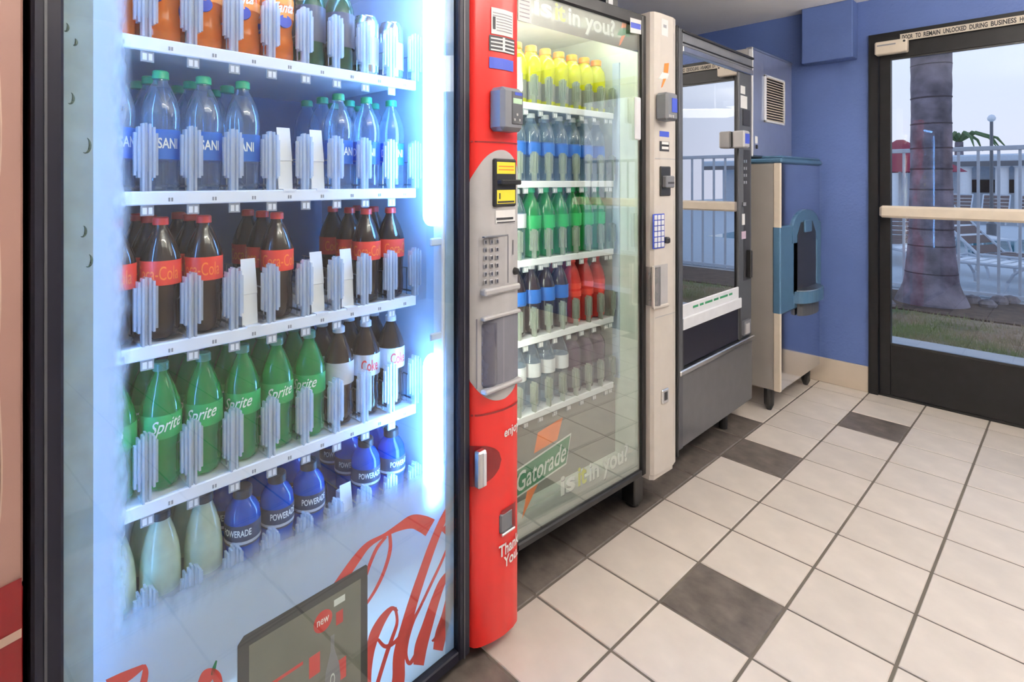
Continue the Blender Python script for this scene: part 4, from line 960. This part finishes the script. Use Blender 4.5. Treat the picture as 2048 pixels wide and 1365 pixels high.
sl = MB().add([(.0, va+.012, 0), (.0, vb-.012, 0), (.010, vb-.012, -.007), (.010, va+.012, -.007), (.0, va+.012, .0022), (.0, vb-.012, .0022), (.010, vb-.012, -.0048), (.010, va+.012, -.0048)],
              [(0, 1, 2, 3), (4, 7, 6, 5), (0, 4, 5, 1), (1, 5, 6, 2), (2, 6, 7, 3), (3, 7, 4, 0)]).mesh('slat', M['cream_plastic'])
ns2 = 17
for i in range(ns2): add('slat', sl, gr, (hx+.0125, 0, z0+.018+(z1-z0-.03)*i/(ns2-1)))
a = ih(1512, 280); part('sticker', MB().box(hx+.012, hx+.0128, a[0]-.012, a[0]+.022, a[1]-.02, a[1]+.02), M['paper'], hm)
part('hose_hook', MB().cbox(hx+.012, hx+.02, a[0]-.004, a[0]+.008, a[1]-.05, a[1]-.028, .002), M['black'], hm)

# ================================================================== NEIGHBOUR MACHINE AT THE NEAR END
nm = thing('vending_machine', 'red and faded pink drinks vending machine standing against the blue-lit machine', 'vending machine', COKE.o, COKE.a)
part('cabinet', MB().cbox(-.78, -.02, -.92, -.008, .04, 1.84, .006), M['deep_red'], nm)
zr = COKE.un(30, 1175)[1]
part('front_panel', MB().cbox(-.02, .0, -.915, -.008, zr, 1.835, .003), M['pink_panel'], nm, label='faded pink front panel')
# lower red front with a curved top edge and a pale swoosh
n = 16; ys = [-.915+.905*i/n for i in range(n+1)]
edge = lambda y: zr+.012+.5*(y+.008)*.25
vs, fs = [], []
for y in ys: vs += [(.003, y, .05), (.003, y, edge(y))]
part('lower_panel', MB().add(vs, [(2*i, 2*i+2, 2*i+3, 2*i+1) for i in range(n)]).cbox(-.02, .0, -.915, -.008, .05, zr-.002, .003), M['deep_red'], nm, label='deep red lower front')
vs = []
for y in ys: vs += [(.0042, y, edge(y)-.085), (.0042, y, edge(y)-.072)]
part('swoosh_print', MB().add(vs, [(2*i, 2*i+2, 2*i+3, 2*i+1) for i in range(n)]), M['pink_line'], nm)
def teardrop(name, y, z0, z1, w_):
    P = []
    for i in range(25):
        t = i/24*2*math.pi; zz = (z0+z1)/2+(z1-z0)/2*math.cos(t); f = (z1-zz)/(z1-z0)
        P.append((.0016, y+w_*math.sin(t)*(.35+.65*f), zz))
    part(name, MB().tube(P, .0016, 5), M['pink_line'], nm, True)
for col_ in range(7):
    yy = -.022-col_*.12
    for (z0, z1, w_) in ((.735, 1.06, .016), (.99, 1.31, .014), (1.22, 1.52, .015), (1.44, 1.72, .013)):
        teardrop('drip_outline', yy-.022, z0, z1, w_)

# ================================================================== OUTSIDE THE DOOR
GZ = -.06
struct('ground_slab', MB().box(-14, 14, YF+.12, 60, GZ-.12, GZ-.02), M['concrete'])
pv = struct('path', MB().cbox(-6, 6, YF+.115, 5.85, GZ-.02, GZ, .004), M['concrete'])
lawn = MB(); nx, ny = 48, 26; X0, X1_, Y0_, Y1_ = -6, 6, 5.85, 8.35
random.seed(11)
vs = []
for j in range(ny+1):
    for i in range(nx+1):
        vs.append((X0+(X1_-X0)*i/nx, Y0_+(Y1_-Y0_)*j/ny, GZ-.01+random.uniform(-.008, .012)))
lawn.add(vs, [(j*(nx+1)+i, j*(nx+1)+i+1, (j+1)*(nx+1)+i+1, (j+1)*(nx+1)+i) for j in range(ny) for i in range(nx)])
lo = struct('lawn', lawn, M['grass'])
bl_ = MB()
for i in range(12000):
    x = random.uniform(-3.4, 1.2); y = min(random.uniform(5.87, 7.15), random.uniform(5.87, 7.6));  hgt = random.uniform(.015, .05); a = random.uniform(0, 6.28); d = random.uniform(.003, .006); lean = random.uniform(-.02, .02)
    bl_.add([(x-d*math.cos(a), y-d*math.sin(a), GZ-.01), (x+d*math.cos(a), y+d*math.sin(a), GZ-.01), (x+lean, y+lean*.5, GZ+hgt)], [(0, 1, 2)])
go = part('grass_blades', bl_, M['blade']); go['kind'] = 'stuff'; tag(go, 'short patchy grass growing on the strip outside the glass door', 'grass')
# palm trunk
pb = onfloor(1862, 606, GZ); 
pt = thing('palm_tree', 'thick grey palm trunk with ring scars on the lawn outside the door', 'palm tree', (pb.x, pb.y, GZ))
prof = []
d_ = (pb-Vector((0, 0, H))).dot(FV); ppm = F/d_
random.seed(2)
def trunk_r(z):
    f = [(0, .31), (.1, .275), (.25, .225), (.7, .19), (1.2, .178), (2.0, .170), (3.2, .172), (5, .17)]
    for (a, ra), (b, rb) in zip(f, f[1:]):
        if a <= z <= b: return ra+(rb-ra)*(z-a)/(b-a)
    return .22
zz = 0.0
while zz <= 5.0:
    prof.append((trunk_r(zz)*random.uniform(.985, 1.015), zz)); zz += .07
part('trunk', MB().lathe(prof, 28), M['bark'], pt, True)
for z in [.33, .62, .80, 1.02, 1.22, 1.44, 1.66, 1.92, 2.2, 2.55, 2.9, 3.3]:
    r_ = trunk_r(z); part('ring_scar', MB().lathe([(r_-.002, z-.012), (r_+.004, z-.004), (r_+.004, z+.003), (r_-.002, z+.009)], 28, cap=False), M['bark_ring'], pt, True)
for i in range(14):
    a = i*2*math.pi/14; fr_ = MB(); P = [(.1*math.cos(a), .1*math.sin(a), 5), (.9*math.cos(a), .9*math.sin(a), 5.6), (1.8*math.cos(a), 1.8*math.sin(a), 5.5), (2.5*math.cos(a), 2.5*math.sin(a), 4.9)]
    fr_.tube(P, .02, 5)
    for k in range(26):
        t = k/25; q = Vector(P[0]).lerp(Vector(P[1]), min(1, t*3)) if t < .33 else (Vector(P[1]).lerp(Vector(P[2]), (t-.33)*3) if t < .66 else Vector(P[2]).lerp(Vector(P[3]), min(1, (t-.66)*3)))
        sd = Vector((-math.sin(a), math.cos(a), -.35))
        for sg in (-1, 1):
            e1 = q+Vector((sd.x*sg, sd.y*sg, sd.z))*.45; fr_.add([q+Vector((0, 0, .015)), q+Vector((math.cos(a)*.04, math.sin(a)*.04, 0)), e1], [(0, 1, 2)])
    part('frond', fr_, M['leaf'], pt)
struct('soil_bed', MB().box(-5.5, 5.5, 7.15, 8.34, GZ-.015, GZ+.004), M['soil'])
# stones and clumps at the foot
random.seed(21)
for i, (x, y) in enumerate(((1795, 612), (1943, 603), (1974, 611), (1997, 605), (2020, 603))):
    p = onfloor(x, y+4, GZ); s_r = .07+.03*random.random(); mb = MB()
    mb.lathe([(s_r, 0), (s_r*1.05, s_r*.4), (s_r*.7, s_r*.95), (s_r*.15, s_r*1.1)], 9)
    mb.v = [(a*random.uniform(.85, 1.15), b*random.uniform(.85, 1.15), c) for a, b, c in mb.v]
    t = part('border_rock', mb, mat('rock_grey', (.26, .22, .22), .9, var=.3)); t.location = (p.x if i else p.x-.1, p.y+.03, GZ+.004)
    tag(t, ('rough grey rock between palm trunk and door hinge side', 'first rock from the palm trunk in the row along the fence', 'second rock from the palm trunk in the row along the fence', 'third rock from the palm trunk in the row along the fence', 'fourth rock from the palm trunk in the row along the fence')[i], 'rock', 'rocks by the palm')
# fence
FY = 8.55
ft = FY/ (ray(1990, 292).y); ftop = H+ray(1990, 292).z*ft
fn_ = thing('pool_fence', 'white metal picket fence around the pool behind the palm', 'fence', (0, FY, GZ))
htop = ftop-GZ
part('top_rail', MB().cbox(-5, 5, -.025, .025, htop-.05, htop, .005), M['fence_paint'], fn_)
part('bottom_rail', MB().cbox(-5, 5, -.02, .02, .02, .06, .005), M['fence_paint'], fn_)
pk = MB().box(-.0125, .0125, -.0125, .0125, 0, htop-.045).mesh('picket', M['fence_paint']); ps = MB().cbox(-.03, .03, -.03, .03, -.02, htop+.02, .006).mesh('post', M['fence_paint'])
x = -4.9
while x < 4.9: add('picket', pk, fn_, (x, 0, 0)); x += .165
for x in (-4.98, -2.45, .02+2.2, 4.98): add('post', ps, fn_, (x, 0, 0))
# pool deck, water, loungers
struct('pool_deck', MB().box(-14, 14, 8.62, 40, GZ-.02, GZ), mat('deck_pale', (.52, .56, .60), .8))
pw = struct('pool_water', MB().cbox(-9, 3.2, 13.2, 17.5, GZ-.015, GZ+.004, .001), M['water_pool'])
def lounger(x, y, rz, back, label, dark=True):
    t = thing('pool_lounger', label, 'lounger', (x, y, GZ), rz, 'loungers beyond the pool fence')
    part('frame', MB().tube([(-.3, -.9, .32), (-.3, .25, .32), (-.3, .85, .32+back)], .02, 6).tube([(.3, -.9, .32), (.3, .25, .32), (.3, .85, .32+back)], .02, 6)
         .tube([(-.3, -.9, .32), (.3, -.9, .32)], .02, 6).tube([(-.3, .85, .32+back), (.3, .85, .32+back)], .02, 6), M['fence_paint'], t, True)
    m = M['sling'] if dark else M['white']
    for k in range(9):
        y0 = -.86+k*.122; part('strap', MB().box(-.29, .29, y0, y0+.085, .322, .33), m, t)
    for k in range(5):
        f = k/5; y0 = .27+f*.56; z0 = .325+f*back*.98; part('strap', MB().add([(-.29, y0, z0), (.29, y0, z0), (.29, y0+.085, z0+back*.145), (-.29, y0+.085, z0+back*.145), (-.29, y0, z0+.008), (.29, y0, z0+.008), (.29, y0+.085, z0+back*.145+.008), (-.29, y0+.085, z0+back*.145+.008)],
                                                                                  [(0,3,2,1),(4,5,6,7),(0,1,5,4),(1,2,6,5),(2,3,7,6),(3,0,4,7)]), m, t)
    for sx in (-.3, .3):
        for sy in (-.55, .35):
            part('leg', MB().tube([(sx, sy-.22*math.cos(math.pi*i/8), .30*math.sin(math.pi*i/8)+.02) for i in range(9)], .018, 6), M['fence_paint'], t, True)
for px_, py_, rz, bk, lab, dk in ((1945, 588, 1.35, .10, 'low white strap lounger with hoop legs right behind the fence', False),
                              (2030, 560, 1.2, .62, 'brown sling lounger with raised back behind the white strap lounger', True),
                              (1930, 505, .5, .42, 'white strap lounger angled in the middle of the pool deck', False),
                              (1800, 520, .3, .35, 'brown sling lounger seen left of the palm trunk', True)):
    p = onfloor(px_, py_, GZ); lounger(p.x, max(p.y, 9.35), rz, bk, lab, dk)
for k_, lab in ((-1, 'dark reclined lounger nearest the white pillar on the far deck'), (0, 'dark reclined lounger under the lamp post on the far deck'), (1, 'dark reclined lounger at the open end of the far deck row')):
    p = onfloor(1988, 448, GZ); lounger(p.x+k_*.85, p.y, 0.0, .55, lab, True)
# pool building with pillars
by_ = 26.0
bo = thing('pool_building', 'low pale blue-white pool building with pillars beyond the loungers', 'building', (0, by_, GZ))
zt_ = H+ray(1990, 330).z*by_/ray(1990, 330).y-GZ
part('wall', MB().box(-9, 8, .8, 1.2, 0, zt_), M['building'], bo)
part('roof', MB().cbox(-9.4, 8.4, -.5, 1.5, zt_, zt_+.35, .05), M['building'], bo)
part('roof_edge', MB().box(-9.4, 8.4, -.56, -.5, zt_-.05, zt_+.12), M['mid_grey'], bo)
for px_ in (1790, 1932, 2005, 2044):
    p = onback(px_, 380, by_); part('pillar', MB().lathe([(.22, 0), (.22, .1), (.17, .14), (.17, zt_-.1), (.22, zt_-.05), (.22, zt_)], 14, (p.x, -.2, 0)), M['white'], bo, True)
for px_ in (1960, 2025):
    p = onback(px_, 380, by_); part('window', MB().box(p.x-.5, p.x+.5, .76, .8, .9, zt_-.5), M['navy_black'], bo)
# lamp post, canopy, distant palm
lp = onback(1983, 330, 18.0); zl0 = H+ray(1983, 236).z*18.0/ray(1983, 236).y
t = thing('lamp_post', 'slim grey lamp post with white globe above the pool fence', 'lamp post', (lp.x, 18.0, GZ))
part('pole', MB().lathe([(.09, 0), (.09, .3), (.035, .35), (.03, zl0-GZ-.08)], 10), M['mid_grey'], t, True)
part('globe', MB().lathe([(.03, 0), (.07, .04), (.08, .09), (.05, .15), (.01, .17)], 12, (0, 0, zl0-GZ-.09)), M['white'], t, True)
um = onback(1800, 320, 14.0); t = thing('patio_umbrella', 'burgundy patio umbrella left of the palm trunk', 'umbrella', (um.x, 14.0, GZ))
zu = um.z-GZ
part('pole', MB().lathe([(.025, 0), (.025, zu+.35)], 8), M['fence_paint'], t); part('canopy', MB().lathe([(1.0, zu-.25), (.5, zu+.1), (.06, zu+.4)], 8, cap=False), M['canopy'], t)
dp = onback(1918, 300, 30.0); t = thing('distant_palm', 'small arching palm crown far behind the pool fence', 'palm tree', (dp.x, 30, GZ))
hz_ = H+ray(1918, 284).z*30/ray(1918, 284).y-GZ
part('trunk', MB().lathe([(.18, 0), (.13, hz_)], 8), M['bark'], t, True)
for i in range(11):
    a = i*2*math.pi/11; part('frond', MB().tube([(0, 0, hz_), (.5*math.cos(a), .5*math.sin(a), hz_+.35), (1.1*math.cos(a), 1.1*math.sin(a), hz_+.1), (1.4*math.cos(a), 1.4*math.sin(a), hz_-.35)], [.05, .07, .05, .01], 5), M['leaf'], t)
